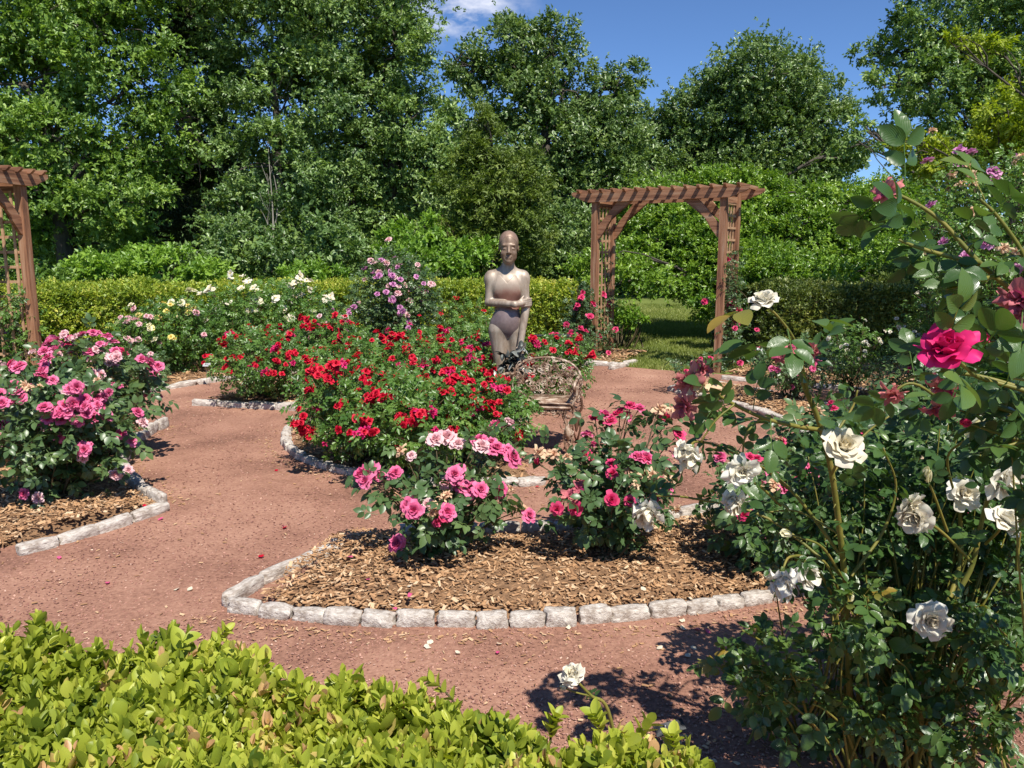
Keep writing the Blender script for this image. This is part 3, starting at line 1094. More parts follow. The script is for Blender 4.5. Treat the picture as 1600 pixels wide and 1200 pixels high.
tree('maple_tree', px_lobes([(1415, 215, 24, 16), (1440, 235, 40, 28), (1465, 255, 30, 25), (1575, 175, 42, 28), (1560, 215, 45, 25), (1600, 130, 40, 30), (1540, 75, 36, 12), (1500, 62, 20, 8), (1580, 250, 50, 25), (1520, 250, 40, 25), (1620, 220, 40, 50)], 11.5, .9) + [(np.array([6.9, 7.5, 5.9]), np.array([1.2, 1.1, .9])), (np.array([7.9, 7.6, 6.4]), np.array([1.1, 1.1, .9]))],  # last two lobes lie out of view, added to shade the right hedge
     'yellow green maple glowing in the sun at the right edge', 'tree', 'tree_y', 0.117, cover=.75, trunk_r=.09, tint=.5, base=(P(1600, 400, 11.8)[0], 11.8))

# shrubs behind the hedge
shrub('shrub', px_lobes([(160, 425, 55, 28), (215, 410, 50, 22), (270, 425, 60, 28), (320, 432, 40, 22)], 13.4, .9),
      'fresh bright green shrub showing above the clipped hedge at the left', 'shrub', 'shrub_l', .15, 1.0, tint=.55)
shrub('shrub', px_lobes([(640, 380, 40, 35), (690, 365, 50, 40), (660, 420, 70, 35), (730, 415, 50, 35), (610, 430, 50, 25)], 14.0, .9),
      'bright green shrub just left of the statue head behind the hedge', 'shrub', 'shrub_l', .15, 1.0, tint=.42)
shrub('shrub', px_lobes([(500, 432, 40, 16), (460, 436, 40, 14)], 13.2, .9),
      'low light green shrub peeping over the hedge left of the pink rose', 'shrub', 'shrub_l', .13, 1.0, tint=.4)
shrub('shrub', px_lobes([(380, 400, 70, 45), (470, 395, 60, 50), (530, 400, 40, 50), (330, 400, 50, 40)], 15.0, .9),
      'dark shaded undergrowth shrub at the foot of the cool green trees', 'shrub', 'tree_b', .17, .8, tint=.4)
shrub('shrub', px_lobes([(870, 370, 60, 45), (900, 420, 60, 40), (850, 420, 50, 35)], 16.5, .9),
      'dark green shrub in shade between statue and far arbor', 'shrub', 'tree_c', .17, .8, tint=.42)
shrub('shrub', px_lobes([(970, 497, 24, 13), (990, 496, 16, 10), (950, 502, 20, 14)], 13.2, .9),
      'pale leafy shrub seen through the far arbor on its left', 'shrub', 'shrub_l', .13, 1.0, tint=.5)
shrub('shrub', px_lobes([(1120, 478, 32, 22), (1155, 482, 38, 24)], 13.2, .9),
      'rounded green shrub seen through the far arbor on its right', 'shrub', 'shrub_l', .13, 1.0, tint=.35)
shrub('young_conifer', px_lobes([(1392, 437, 30, 18), (1400, 420, 18, 12), (1375, 450, 22, 14)], 12.4, .9),
      'small feathery evergreen beside the grey post behind the shaded hedge', 'shrub', 'tree_e', .11, 1.0, tpls=SPRAY_N, tint=.4)
shrub('shrub', px_lobes([(60, 470, 60, 50), (-10, 430, 60, 70), (20, 500, 50, 40), (-80, 450, 60, 90)], 12.0, .9),
      'dark shrub standing behind the lattice of the left arbor', 'shrub', 'tree_a', .14, .9, tint=.3)
pm = MB()
b_ = P(1351, 445, 12.6)
pm.box((b_[0], b_[1], 1.17 / 2), (.09, .09, 1.17))
pm.box((b_[0], b_[1], 1.185), (.11, .11, .03))
tag(pm.build('wooden_post', M['grey_wood'], origin=(b_[0], b_[1], 0), smooth=False), 'short grey wooden post behind the shaded hedge', 'post')

# far woodland closing the view (one mass)
mb = MB()
lob = []
for k in range(70):
    x = -34 + k * 1.0 + rng.uniform(-.5, .5)
    if 12.5 < x < 18.5 and k % 3:
        continue
    lob.append((np.array([x, 33 + rng.uniform(-2, 3), (.9, 2.6, 4.2)[k % 3] + rng.uniform(-.4, .4)]), np.array([2.6, 1.6, rng.uniform(1.5, 2.1)])))
foliage(mb, lob, .42, .8, tint=.35, tsd=.12)
tag(mb.build('distant_woods', M['tree_b'], origin=(0, 33, 0)), kind='stuff')


# ================================================================== clipped hedges
def hedge(pts, width, height, label, mat, leaf, dens, tint=.5, cap=(True, True), rnd=.12):
    """a clipped hedge along a ground line: leaves over its faces, twigs inside"""
    pts = np.asarray(pts, float)
    seg = np.linalg.norm(np.diff(pts, axis=0), axis=1)
    s = np.r_[0, np.cumsum(seg)]
    Ltot = s[-1]
    root = thing('hedge', (pts[:, 0].mean(), pts[:, 1].mean(), 0), label, 'hedge')
    fb = MB()
    per = height * 2 + width
    N = int(dens * Ltot * per)
    t = rng.uniform(-width * .35 if cap[0] else 0, Ltot + (width * .35 if cap[1] else 0), N)
    u = rng.uniform(0, per, N)
    x = np.interp(t, s, pts[:, 0])
    y = np.interp(t, s, pts[:, 1])
    x2, y2 = np.interp(t + .15, s, pts[:, 0]), np.interp(t + .15, s, pts[:, 1])
    x1, y1 = np.interp(t - .15, s, pts[:, 0]), np.interp(t - .15, s, pts[:, 1])
    tx = nrm(np.c_[x2 - x1, y2 - y1, np.zeros(N)] + 1e-9)
    over = np.where(t < 0, t, np.where(t > Ltot, t - Ltot, 0))
    side = np.c_[tx[:, 1], -tx[:, 0], np.zeros(N)]       # towards the right of travel
    w2 = width / 2
    wend = np.sqrt(np.clip(1 - (np.abs(over) / (width * .36)) ** 2, 0.02, 1))
    lat = np.where(u < height, w2, np.where(u < height + width, w2 - (u - height), -w2)) * wend
    z = np.where(u < height, u, np.where(u < height + width, height, per - u))
    # rounded shoulders
    e = np.clip((np.abs(lat) - (w2 * wend - rnd)) / rnd, 0, 1) * np.clip((z - (height - rnd)) / rnd, 0, 1)
    pos = np.c_[x, y, np.zeros(N)] + tx * over[:, None] + side * lat[:, None]
    pos[:, 2] = z - e * rnd * .35
    out = np.where((u < height)[:, None], side, np.where((u < height + width)[:, None], np.array([0, 0, 1.0]), -side))
    out = nrm(out + e[:, None] * np.array([0, 0, .6]) + tx * (over / (width * .36))[:, None])
    bump = (vnoise(pos * 2.6 + 70) - .5) * .16 + (vnoise(pos * 9 + 30) - .5) * .10
    pos = pos + out * (bump + rng.normal(0, .022, N) - rng.exponential(.03, N))[:, None]
    d = nrm(out * .9 + rng.normal(size=(N, 3)) * .75 + np.array([0, 0, .3]))
    nn = nrm(out * .7 + np.array([0, 0, .5]) + rng.normal(size=(N, 3)) * .55)
    tt = np.clip(tint + (vnoise(pos * 1.7 + 10) - .5) * .5 + rng.normal(0, .2, N) + (z / height - .6) * .12, 0, 1)
    keep = pos[:, 2] > .10
    scatter(fb, SPRAY, pos[keep], d[keep], nn[keep], leaf * rng.uniform(.7, 1.3, keep.sum()), tt[keep])
    fb.build('foliage', M[mat], root)
    sb = MB()
    for k in range(int(Ltot * 16)):
        q_ = rng.uniform(0, Ltot)
        bx = np.array([np.interp(q_, s, pts[:, 0]), np.interp(q_, s, pts[:, 1]), -.02]) + np.r_[rng.normal(0, .08, 2), 0]
        ex = bx + np.array([rng.normal(0, .2), rng.normal(0, width * .2), height * rng.uniform(.6, .93)])
        sb.tube(limb(bx, ex, 6, .06), np.linspace(.013, .004, 6), 4)
    sb.build('stem', M['stem_d'], root)
    return root


hedge([(-7.2, 9.6), (-6.3, 11.0), (-4.6, 11.9), (-2.6, 12.3), (-.9, 12.4), (.85, 12.1)], .95, 1.09, 'long yellow green clipped hedge behind statue and roses, ending by the far arbor', 'hedge', .075, 2300, .52)
hedge([(3.55, 11.5), (4.6, 11.55), (6.6, 11.4), (9.5, 10.6)], 1.0, 1.09, 'clipped hedge in dark shade right of the far arbor', 'hedge_shade', .075, 2000, .5)


# ================================================================== blooms
def bloom_mesh(name, rings, nu, nv, seed, mats, ruffle=.06, jit=.12, crumple=0.0, centre=None, calyx=False):
    """a rose of diameter about 1, facing +z, its back at the origin"""
    r = np.random.default_rng(seed)
    mb = MB()
    u = np.linspace(-1, 1, nu)
    v = np.linspace(0, 1, nv)
    U, Vv = np.meshgrid(u, v)
    for k, (n, L, W, a0, a1, r0) in enumerate(rings):
        for j in range(n):
            az = 2 * np.pi * (j + .5 * (k % 2) + r.normal(0, jit * .6)) / n
            l = L * (1 + r.normal(0, jit))
            wd = W * (1 + r.normal(0, jit))
            b0, b1 = R_(a0 + r.normal(0, 6)), R_(a1 + r.normal(0, 12))
            A = b0 + (b1 - b0) * v ** 1.4
            dv = np.r_[0, np.diff(v)]
            rad = r0 + np.cumsum(np.sin(A) * dv) * l
            hz = np.cumsum(np.cos(A) * dv) * l
            wv = wd * np.sin(np.pi * (.13 + .58 * v)) ** .7
            x = U * wv[:, None] / 2
            er = rad[:, None] - U ** 2 * wv[:, None] * .30 * np.cos(A)[:, None]
            z = hz[:, None] - (.16 * l) * (U ** 2) * (Vv ** 3) * np.cos(A)[:, None]
            er = er - (.16 * l) * (U ** 2) * (Vv ** 3) * np.sin(A)[:, None]
            f = ruffle * np.sin(U * 3.1 + r.uniform(0, 6)) * Vv ** 2
            er = er + f * np.cos(A)[:, None]
            z = z - f * np.sin(A)[:, None]
            if crumple:
                z = z + crumple * r.normal(0, 1, z.shape) * Vv
                er = er + crumple * r.normal(0, 1, z.shape) * Vv
                x = x + crumple * r.normal(0, 1, z.shape) * Vv
            px = er * math.cos(az) - x * math.sin(az)
            py = er * math.sin(az) + x * math.cos(az)
            pts = np.stack([px, py, z], -1).reshape(-1, 3)
            ii = np.arange(nv - 1)[:, None] * nu + np.arange(nu - 1)[None]
            q = np.stack([ii, ii + 1, ii + nu + 1, ii + nu], -1).reshape(-1, 4)
            tt = np.clip(.5 + .4 * (k / max(1, len(rings) - 1) - .5) + r.normal(0, .12) + np.zeros(len(q)), 0, 1)
            mb.add(pts, q, None, tt)
    if centre:
        cr, cz = centre
        k = 40
        for j in range(k):
            a, rr = r.uniform(0, 6.28), cr * math.sqrt(r.random())
            p = np.array([rr * math.cos(a), rr * math.sin(a), cz * r.uniform(.6, 1.2)])
            mb.box(p, (cr * .22, cr * .22, cr * .3), None, .5, 1)
    if calyx:
        mb.tube([(0, 0, -.10), (0, 0, -.04), (0, 0, .03)], [.02, .07, .05], 7, .5, False, len(mats) - 1)
        for j in range(5):
            a = j * 1.2566
            c, s = math.cos(a), math.sin(a)
            o = np.array([c * .05, s * .05, .0])
            t = np.array([-s, c, 0]) * .05
            e = np.array([c * .22, s * .22, -.10 + r.uniform(-.05, .1)])
            mb.add([o + t, o - t, e], None, [[0, 1, 2]], .5, len(mats) - 1)
    return mb.mesh(name, mats)


PM = {
    'red': petal_mat('petal_red', (.44, .003, .022), (.76, .018, .055), .25),
    'pink': petal_mat('petal_pink', (.68, .05, .20), (.88, .27, .46), .32),
    'pale': petal_mat('petal_pale_pink', (.80, .38, .42), (.88, .66, .66), .3),
    'hot': petal_mat('petal_hot_pink', (.58, .012, .10), (.80, .10, .24), .28),
    'white': petal_mat('petal_white', (.80, .70, .48), (.82, .80, .73), .28),
    'cream': petal_mat('petal_cream', (.86, .80, .42), (.88, .84, .66), .3),
    'yellow': petal_mat('petal_yellow', (.86, .66, .10), (.88, .80, .40), .3),
    'mauve': petal_mat('petal_mauve', (.48, .12, .36), (.74, .36, .58), .3),
    'crimson': petal_mat('petal_crimson', (.52, .006, .085), (.80, .035, .22), .25),
    'wilt': petal_mat('petal_wilted', (.36, .03, .12), (.80, .30, .26), .3),
    'peach': petal_mat('petal_peach', (.66, .34, .22), (.84, .66, .42), .3),
    'stamen': leaf_mat('stamen', [(0, (.75, .5, .06)), (1, (.8, .6, .1))], .6, 0),
    'sepal': leaf_mat('sepal', [(0, (.10, .16, .04)), (1, (.2, .25, .07))], .5, .2),
}
DBL = [(3, .30, .26, 2, 15, .02), (5, .36, .34, 10, 35, .04), (6, .42, .40, 28, 72, .06), (6, .46, .44, 50, 104, .07)]
FULL = [(4, .30, .22, -2, 8, .015), (6, .35, .28, 8, 28, .035), (7, .40, .33, 18, 55, .05), (8, .44, .36, 36, 84, .06), (8, .47, .40, 58, 112, .06)]
TEA = [(3, .36, .22, 0, -8, .03), (4, .39, .28, 4, 6, .055), (5, .42, .34, 8, 22, .08), (6, .44, .40, 16, 46, .10), (7, .47, .44, 28, 84, .11), (6, .50, .48, 46, 118, .12)]
FIVE = [(5, .46, .50, 55, 92, .04)]
WILT = [(3, .32, .24, 5, 30, .03), (5, .42, .26, 15, 70, .04), (6, .48, .26, 30, 100, .05), (5, .5, .22, 60, 150, .05)]
DROOP = [(4, .36, .26, 0, 15, .03), (6, .42, .36, 5, 30, .05), (7, .48, .44, 12, 52, .07), (8, .52, .50, 24, 80, .08), (8, .52, .52, 44, 118, .08)]
BUD = [(3, .9, .50, 14, -22, .03), (4, .85, .52, 18, -14, .05)]
BLOOM = {}


def blooms(kind, rings, n, nu, nv, mats, **kw):
    BLOOM[kind] = [bloom_mesh(kind, rings, nu, nv, hash_(kind) + i, mats, **kw) for i in range(n)]


def hash_(s):
    return sum(ord(c) * (i + 3) for i, c in enumerate(s))


S_ = PM['sepal']
blooms('red_rose', DBL, 4, 3, 4, [PM['red']])
blooms('faded_red_rose', WILT, 3, 3, 4, [PM['crimson']], crumple=.04, jit=.25)
blooms('pink_rose', FULL, 4, 4, 4, [PM['pink'], S_], calyx=True)
blooms('pale_pink_rose', FULL, 3, 4, 4, [PM['pale'], S_], calyx=True, ruffle=.09)
blooms('hot_pink_rose', DBL, 3, 3, 4, [PM['hot'], S_], calyx=True)
blooms('white_rose', TEA, 4, 8, 8, [PM['white'], S_], calyx=True, ruffle=.05, jit=.1)
blooms('drooping_rose', DROOP, 5, 7, 7, [PM['white'], S_], calyx=True, ruffle=.10, jit=.2, crumple=.010)
blooms('single_white_rose', FIVE, 3, 4, 4, [PM['white'], PM['stamen']], centre=(.09, .06))
blooms('small_white_rose', DBL, 2, 3, 3, [PM['white']])
blooms('cream_rose', DBL, 2, 3, 4, [PM['cream'], S_], calyx=True)
blooms('yellow_rose', DBL, 2, 3, 4, [PM['yellow'], S_], calyx=True)
blooms('mauve_rose', DBL, 3, 3, 4, [PM['mauve'], S_], calyx=True)
blooms('crimson_rose', TEA, 2, 8, 8, [PM['crimson'], S_], calyx=True, ruffle=.07, jit=.12)
blooms('wilted_rose', WILT, 4, 5, 5, [PM['wilt'], S_], calyx=True, crumple=.035, jit=.25)
blooms('faded_rose', WILT, 3, 4, 4, [PM['peach'], S_], calyx=True, crumple=.04, jit=.25)
blooms('rose_bud', BUD, 3, 5, 6, [PM['cream'], S_], calyx=True)
blooms('pink_bud', BUD, 2, 4, 5, [PM['hot'], S_], calyx=True)


def put_bloom(root, pos, kind, size, d, ctr=[0]):
    o = bpy.data.objects.new(kind, random.choice(BLOOM[kind]))
    COL.objects.link(o)
    o.parent = root
    o.location = Vector(pos) - root.location
    dv = Vector(d).normalized()
    qn = dv.to_track_quat('Z', 'Y') @ Quaternion((0, 0, 1), random.uniform(0, 6.28))
    o.rotation_mode = 'QUATERNION'
    o.rotation_quaternion = qn
    st = 1.45 if kind == 'drooping_rose' and dv.z < -.5 else 1.0
    o.scale = (size / st ** .5, size / st ** .5, size * st * random.uniform(.9, 1.1))
    return o


# ================================================================== rose bushes
def catmull(pts, n):
    pts = np.asarray(pts, float)
    if len(pts) == 2:
        return pts[0] + (pts[1] - pts[0]) * np.linspace(0, 1, n)[:, None]
    p = np.concatenate([[2 * pts[0] - pts[1]], pts, [2 * pts[-1] - pts[-2]]])
    m = len(pts) - 1
    out = []
    for t in np.linspace(0, m - 1e-6, n):
        i = int(t)
        f = t - i
        a, b, c, d = p[i], p[i + 1], p[i + 2], p[i + 3]
        out.append(.5 * (2 * b + (c - a) * f + (2 * a - 5 * b + 4 * c - d) * f ** 2 + (3 * b - a - 3 * c + d) * f ** 3))
    return np.array(out)


def leaves_on(mb, path, t0, spacing, size, tpls, tint=.5, tsd=.17, centre=None, up=.75, jit=.02, face=.35):
    """compound leaves set alternately up a cane"""
    seg = np.linalg.norm(np.diff(path, axis=0), axis=1)
    s = np.r_[0, np.cumsum(seg)]
    L = s[-1]
    n = max(1, int(L * (1 - t0) / spacing))
    tt = np.linspace(t0 * L, L * .985, n) + rng.uniform(-.3, .3, n) * spacing
    pos = np.stack([np.interp(tt, s, path[:, k]) for k in range(3)], -1)
    tan = nrm(np.stack([np.interp(tt + .01, s, path[:, k]) - np.interp(tt - .02, s, path[:, k]) for k in range(3)], -1) + 1e-9)
    ph_ = np.arange(n) * 2.4 + rng.uniform(0, 6.28)
    ref = np.array([[.3, .2, .93]])
    a = nrm(np.cross(tan, ref))
    b = np.cross(tan, a)
    rad = a * np.cos(ph_)[:, None] + b * np.sin(ph_)[:, None]
    d = nrm(rad * .9 + tan * .35 + rng.normal(0, .3, (n, 3)) + np.array([0, 0, .05]))
    nn = nrm(np.array([.22, -face, up]) + rng.normal(0, .32, (n, 3)) + tan * .15)
    scatter(mb, tpls, pos + rng.normal(0, jit, (n, 3)), d, nn, size * rng.uniform(.7, 1.25, n), np.clip(tint + rng.normal(0, tsd, n), 0, 1))


def rose_bush(label, base, r, h, shoots=26, fill=500, leaf=.10, mat='rose_l', hi=False, tint=.5, flowers=(), explicit=(), group=None, name='rose_bush',
              spacing=.055, low=.12, squash=1.0, stem='stem_d', t0=.25, cat='rose bush', up_bias=.25, rx=None, clus=2):
    base = np.array([base[0], base[1], base[2] if len(base) > 2 else .05], float)
    root = thing(name, base, label, cat, group)
    sb, fb = MB(), MB()
    tp = ROSE_HI if hi else ROSE_LO
    rx = rx or r
    c = base + np.array([0, 0, low + (h - low) * .5])
    rad = np.array([rx, r * squash, (h - low) * .5])
    tips = []
    for k in range(shoots):
        d = rand_dirs(1)[0]
        d[2] = abs(d[2]) * 1.1 - .45 + up_bias
        d /= np.linalg.norm(d)
        tip = c + d * rad * rng.uniform(.78, 1.12)
        tip[2] = max(tip[2], base[2] + .1)
        b0 = base + np.r_[rng.normal(0, .05, 2), -.03]
        ct = b0 * .55 + tip * .45
        ct[2] = b0[2] + (tip[2] - b0[2]) * rng.uniform(.6, .95)
        p = bez(b0, ct, tip, 9)
        p[1:-1] += rng.normal(0, .008, (7, 3))
        sb.tube(p, np.linspace(.0065, .0025, 9), 5)
        leaves_on(fb, p, t0, spacing, leaf, tp, tint, face=.3)
        for m in range(2):
            i = rng.integers(4, 8)
            e = p[i] + nrm(rng.normal(0, 1, 3) + (p[i] - c) / rad * .8 + np.array([0, 0, .4])) * rng.uniform(.1, .22) * h
            e[2] = max(e[2], base[2] + .06)
            p2 = bez(p[i], p[i] * .5 + e * .5 + np.array([0, 0, .03]), e, 6)
            sb.tube(p2, np.linspace(.0035, .0016, 6), 4)
            leaves_on(fb, p2, .15, spacing * .9, leaf * .9, tp, tint, face=.3)
            tips.append(e)
        tips.append(tip)
    if fill:
        pos, d0 = ell_points(c, rad, fill, (.45, 1.04))
        ok = pos[:, 2] > base[2] + .03
        pos, d0 = pos[ok], d0[ok]
        d = nrm(d0 + rng.normal(0, .7, pos.shape))
        nn = nrm(d0 * .5 + np.array([.1, -.3, .75]) + rng.normal(0, .35, pos.shape))
        cl = (vnoise(pos * 5 + 60) - .5) * .5
        scatter(fb, tp, pos, d, nn, leaf * rng.uniform(.6, 1.15, len(pos)), np.clip(tint + cl + rng.normal(0, .17, len(pos)), 0, 1))
    tips = np.array(tips)
    used = []
    for kind, cnt, size in flowers:
        # blooms sit at the outermost shoot ends, most of them on top
        sc_ = ((tips - c) / rad)
        w_ = sc_[:, 2] * 1.0 - sc_[:, 1] * .95 + rng.normal(0, .75, len(tips))
        order = [i for i in np.argsort(-w_) if i not in used][:cnt]
        for i in order:
            used.append(i)
            o = (tips[i] - c) / rad
            d = nrm(o * .7 + np.array([0.05, -.35, .55]) + rng.normal(0, .3, 3))
            m_ = 1 if clus <= 1 else int(rng.integers(1, clus + 1))
            for b_ in range(m_):
                d2 = nrm(d + rng.normal(0, .38, 3) * (b_ > 0))
                off = rng.normal(0, .55, 3) * size * (b_ > 0) * np.array([1, 1, .6])
                put_bloom(root, tips[i] + d * (.02 if clus < 4 else .035) + off, kind, size * random.uniform(.78, 1.15), d2)
    for px, py, y, kind, size in explicit:
        tip = P(px, py, y)
        b0 = base + np.r_[rng.normal(0, .04, 2), 0]
        ct = b0 * .5 + tip * .5
        ct[2] = b0[2] + (tip[2] - b0[2]) * .8
        p = bez(b0, ct, tip, 9)
        sb.tube(p, np.linspace(.0055, .0028, 9), 5)
        leaves_on(fb, p, .45, spacing, leaf, tp, tint)
        d = nrm(p[-1] - p[-2] + np.array([rng.normal(0, .4) * .5, -.6, .55 + rng.normal(0, .2)]) * .09)
        put_bloom(root, tip, kind, size, d)
    sb.build('stem', M[stem], root)
    fb.build('foliage', M[mat], root)
    return root


# ---- the red bushes round the statue
RG = 'red rose bushes around the statue'


def red(label, x, y, r, h, nb, shoots=34, fill=900, leaf=.085, **kw):
    return rose_bush(label, (x, y, .07), r, h * .94, shoots, fill, leaf, 'rose_y', False, .42, [('red_rose', int(nb * .90), .060), ('faded_red_rose', 5, .05)], group=RG, spacing=.05, low=.06, cat='rose bush', clus=7, **kw)


red('red rose bush at the left front end of the round bed, trailing over its kerb', -1.14, 5.88, .50, .76, 38)
red('lush red rose bush at the very front of the round bed', -.70, 5.52, .50, .70, 34, fill=1100)
red('red rose bush half covering the ornate garden seat', -.22, 5.9, .40, .60, 24)
red('red rose bush at the left rim of the round bed beside the path', -1.45, 7.2, .48, .82, 34)
red('red rose bush in the middle of the round bed left of the statue', -.80, 6.95, .50, .80, 34)
red('red rose bush behind the others at the left rear of the round bed', -1.0, 8.1, .52, .80, 34)
red('red rose bush directly behind the statue legs', -.25, 8.3, .45, .86, 22)
red('red rose bush right of the statue behind the garden seat', .42, 8.0, .40, .72, 22, fill=600)
red('red rose bush overhanging the short white kerb', -2.65, 8.3, .52, .78, 36)
red('red rose bush behind the one over the short white kerb', -2.0, 8.75, .50, .86, 34)
red('small red rose bush touching the left side of the statue', -.45, 7.3, .32, .62, 18, fill=500)

# ---- pink roses on the left
PG = 'pink rose bushes left of the path'
rose_bush('large pink rose bush leaning over the path at the left edge', (-2.86, 4.85), .42, .78, 34, 360, .115, 'rose_l', True, .5,
          [('pink_rose', 24, .074), ('pale_pink_rose', 10, .07), ('faded_rose', 5, .055)],
          [(155, 640, 4.85, 'pink_rose', .085), (165, 650, 4.8, 'pink_rose', .085), (145, 655, 4.8, 'pink_rose', .08), (70, 660, 4.8, 'pink_rose', .08), (75, 668, 4.75, 'pale_pink_rose', .08), (190, 680, 4.9, 'pink_rose', .08), (205, 690, 4.9, 'pink_rose', .08), (180, 685, 4.9, 'pale_pink_rose', .075),
           (180, 742, 4.75, 'pale_pink_rose', .08), (200, 735, 4.8, 'pale_pink_rose', .07), (38, 772, 4.6, 'pink_rose', .07), (60, 778, 4.6, 'pale_pink_rose', .075), (215, 645, 5.0, 'pink_rose', .08), (222, 660, 5.0, 'pale_pink_rose', .08), (5, 665, 4.7, 'pink_rose', .08), (40, 727, 4.7, 'faded_rose', .06), (15, 720, 4.7, 'faded_rose', .06)],
          group=PG, spacing=.06, up_bias=.3, clus=4)
rose_bush('pink rose bush behind the large one, beside the arbor post', (-3.2, 5.9), .48, .88, 28, 340, .115, 'rose_l', True, .5,
          [('pink_rose', 22, .08), ('pale_pink_rose', 12, .075), ('hot_pink_rose', 5, .07), ('faded_rose', 6, .06)],
          [(140, 550, 5.9, 'pink_rose', .09), (155, 545, 5.9, 'pink_rose', .085), (172, 550, 6.0, 'pale_pink_rose', .085), (105, 553, 6.0, 'pink_rose', .08), (232, 617, 6.2, 'pink_rose', .08), (248, 620, 6.2, 'pink_rose', .07), (115, 530, 6.2, 'hot_pink_rose', .075)],
          group=PG, spacing=.06, clus=4)
rose_bush('pink rose bush cut by the left picture edge in front of the lattice', (-3.85, 5.7), .50, .72, 24, 300, .125, 'rose_l', True, .5,
          [('pink_rose', 16, .08), ('pale_pink_rose', 8, .075), ('faded_rose', 5, .06)], group=PG, spacing=.06, clus=4)

# ---- front bark bed
rose_bush('open pink rose bush in the bark bed, blooms held above its leaves', (-.36, 3.88), .34, .48, 15, 60, .105, 'rose_l', True, .5,
          [('faded_rose', 6, .05), ('pink_rose', 7, .08), ('hot_pink_rose', 3, .06)],
          [(566, 742, 3.90, 'pink_rose', .10), (582, 735, 3.95, 'pink_rose', .09), (572, 752, 3.85, 'pink_rose', .09), (618, 740, 3.85, 'pink_rose', .085), (735, 765, 3.75, 'pink_rose', .105), (718, 752, 3.80, 'pink_rose', .10), (700, 755, 3.80, 'pale_pink_rose', .09), (728, 748, 3.85, 'pink_rose', .085),
           (680, 688, 3.95, 'pale_pink_rose', .10), (698, 684, 4.00, 'pale_pink_rose', .11), (716, 695, 3.95, 'pale_pink_rose', .09), (748, 690, 4.05, 'pink_rose', .10), (752, 698, 3.95, 'pale_pink_rose', .09), (776, 703, 4.00, 'pink_rose', .10), (800, 716, 3.95, 'pink_rose', .105), (793, 706, 4.00, 'pink_rose', .09), (768, 692, 4.05, 'pink_rose', .07),
           (621, 849, 3.70, 'pink_rose', .095), (826, 806, 3.85, 'pink_rose', .08), (818, 797, 3.90, 'faded_rose', .07), (668, 788, 3.80, 'pale_pink_rose', .065), (655, 800, 3.80, 'faded_rose', .06), (643, 713, 3.95, 'pale_pink_rose', .06), (626, 704, 3.95, 'faded_rose', .06), (775, 665, 4.45, 'pink_rose', .08), (795, 662, 4.45, 'pale_pink_rose', .08)],
          group='pink rose bushes in the bark bed', spacing=.055, t0=.2)
rose_bush('dark leaved pink rose bush right of the garden seat legs', (.51, 3.9), .31, .58, 18, 150, .105, 'rose_l', True, .42,
          [('faded_rose', 6, .06), ('hot_pink_rose', 8, .07), ('pink_rose', 5, .08)],
          [(930, 655, 4.25, 'hot_pink_rose', .09), (945, 650, 4.25, 'pink_rose', .09), (955, 660, 4.20, 'hot_pink_rose', .085), (968, 648, 4.25, 'hot_pink_rose', .09), (985, 636, 4.25, 'hot_pink_rose', .08), (998, 640, 4.25, 'pink_rose', .08), (978, 652, 4.25, 'pink_rose', .085), (1030, 640, 4.15, 'faded_rose', .09), (1055, 645, 4.15, 'faded_rose', .09), (1040, 655, 4.15, 'hot_pink_rose', .08), (1060, 680, 4.05, 'hot_pink_rose', .08), (905, 764, 3.75, 'wilted_rose', .09), (890, 775, 3.75, 'wilted_rose', .09), (957, 740, 3.75, 'hot_pink_rose', .07), (843, 708, 3.95, 'faded_rose', .08), (866, 710, 3.95, 'faded_rose', .08), (840, 725, 3.95, 'pink_bud', .05), (985, 735, 3.85, 'faded_rose', .06)],
          group='pink rose bushes in the bark bed', spacing=.05, low=.14)
rose_bush('pink rose bush under the hanging white blooms', (1.26, 3.82), .33, .52, 20, 200, .10, 'rose_l', True, .5,
          [('faded_rose', 5, .05), ('hot_pink_rose', 8, .06), ('pink_rose', 6, .075)],
          [(1185, 749, 3.75, 'pink_rose', .075), (1208, 745, 3.75, 'pink_rose', .09), (1248, 743, 3.75, 'hot_pink_rose', .075), (1266, 734, 3.80, 'pink_rose', .08), (1290, 780, 3.65, 'hot_pink_rose', .06), (1125, 715, 3.95, 'pink_rose', .07), (1220, 690, 4.05, 'hot_pink_rose', .06)],
          group='pink rose bushes in the bark bed', spacing=.055)
rose_bush('leafy low rose bush in shade at the right end of the bark bed', (1.95, 4.15), .55, .75, 30, 600, .12, 'rose_l', True, .42, [('hot_pink_rose', 6, .06), ('faded_rose', 4, .06)], group='pink rose bushes in the bark bed')
rose_bush('shaded rose bush behind the tall thorny canes', (1.95, 3.35), .50, .85, 28, 620, .12, 'rose_l', True, .38, [('hot_pink_rose', 3, .05), ('faded_rose', 4, .05)])
rose_bush('dense dark rose bush at the right edge behind the white blooms', (2.75, 3.7), .65, 1.1, 34, 800, .125, 'rose_l', True, .38, [('hot_pink_rose', 4, .06)])

# ---- bed between the seat and the arbor
rose_bush('small sparse rose bush in the bed between seat and arbor', (2.05, 9.0), .30, .38, 9, 20, .09, 'rose_l', False, .5, [('hot_pink_rose', 4, .06)])
rose_bush('low rose bush with few pink blooms near the shaded hedge', (3.0, 8.3), .45, .62, 20, 260, .10, 'rose_l', False, .45, [('pink_rose', 9, .075), ('faded_rose', 4, .06)])
rose_bush('low green rose bush near the right edge before the white cluster rose', (3.9, 7.2), .55, .72, 22, 420, .10, 'rose_l', False, .42, [('hot_pink_rose', 7, .07)])

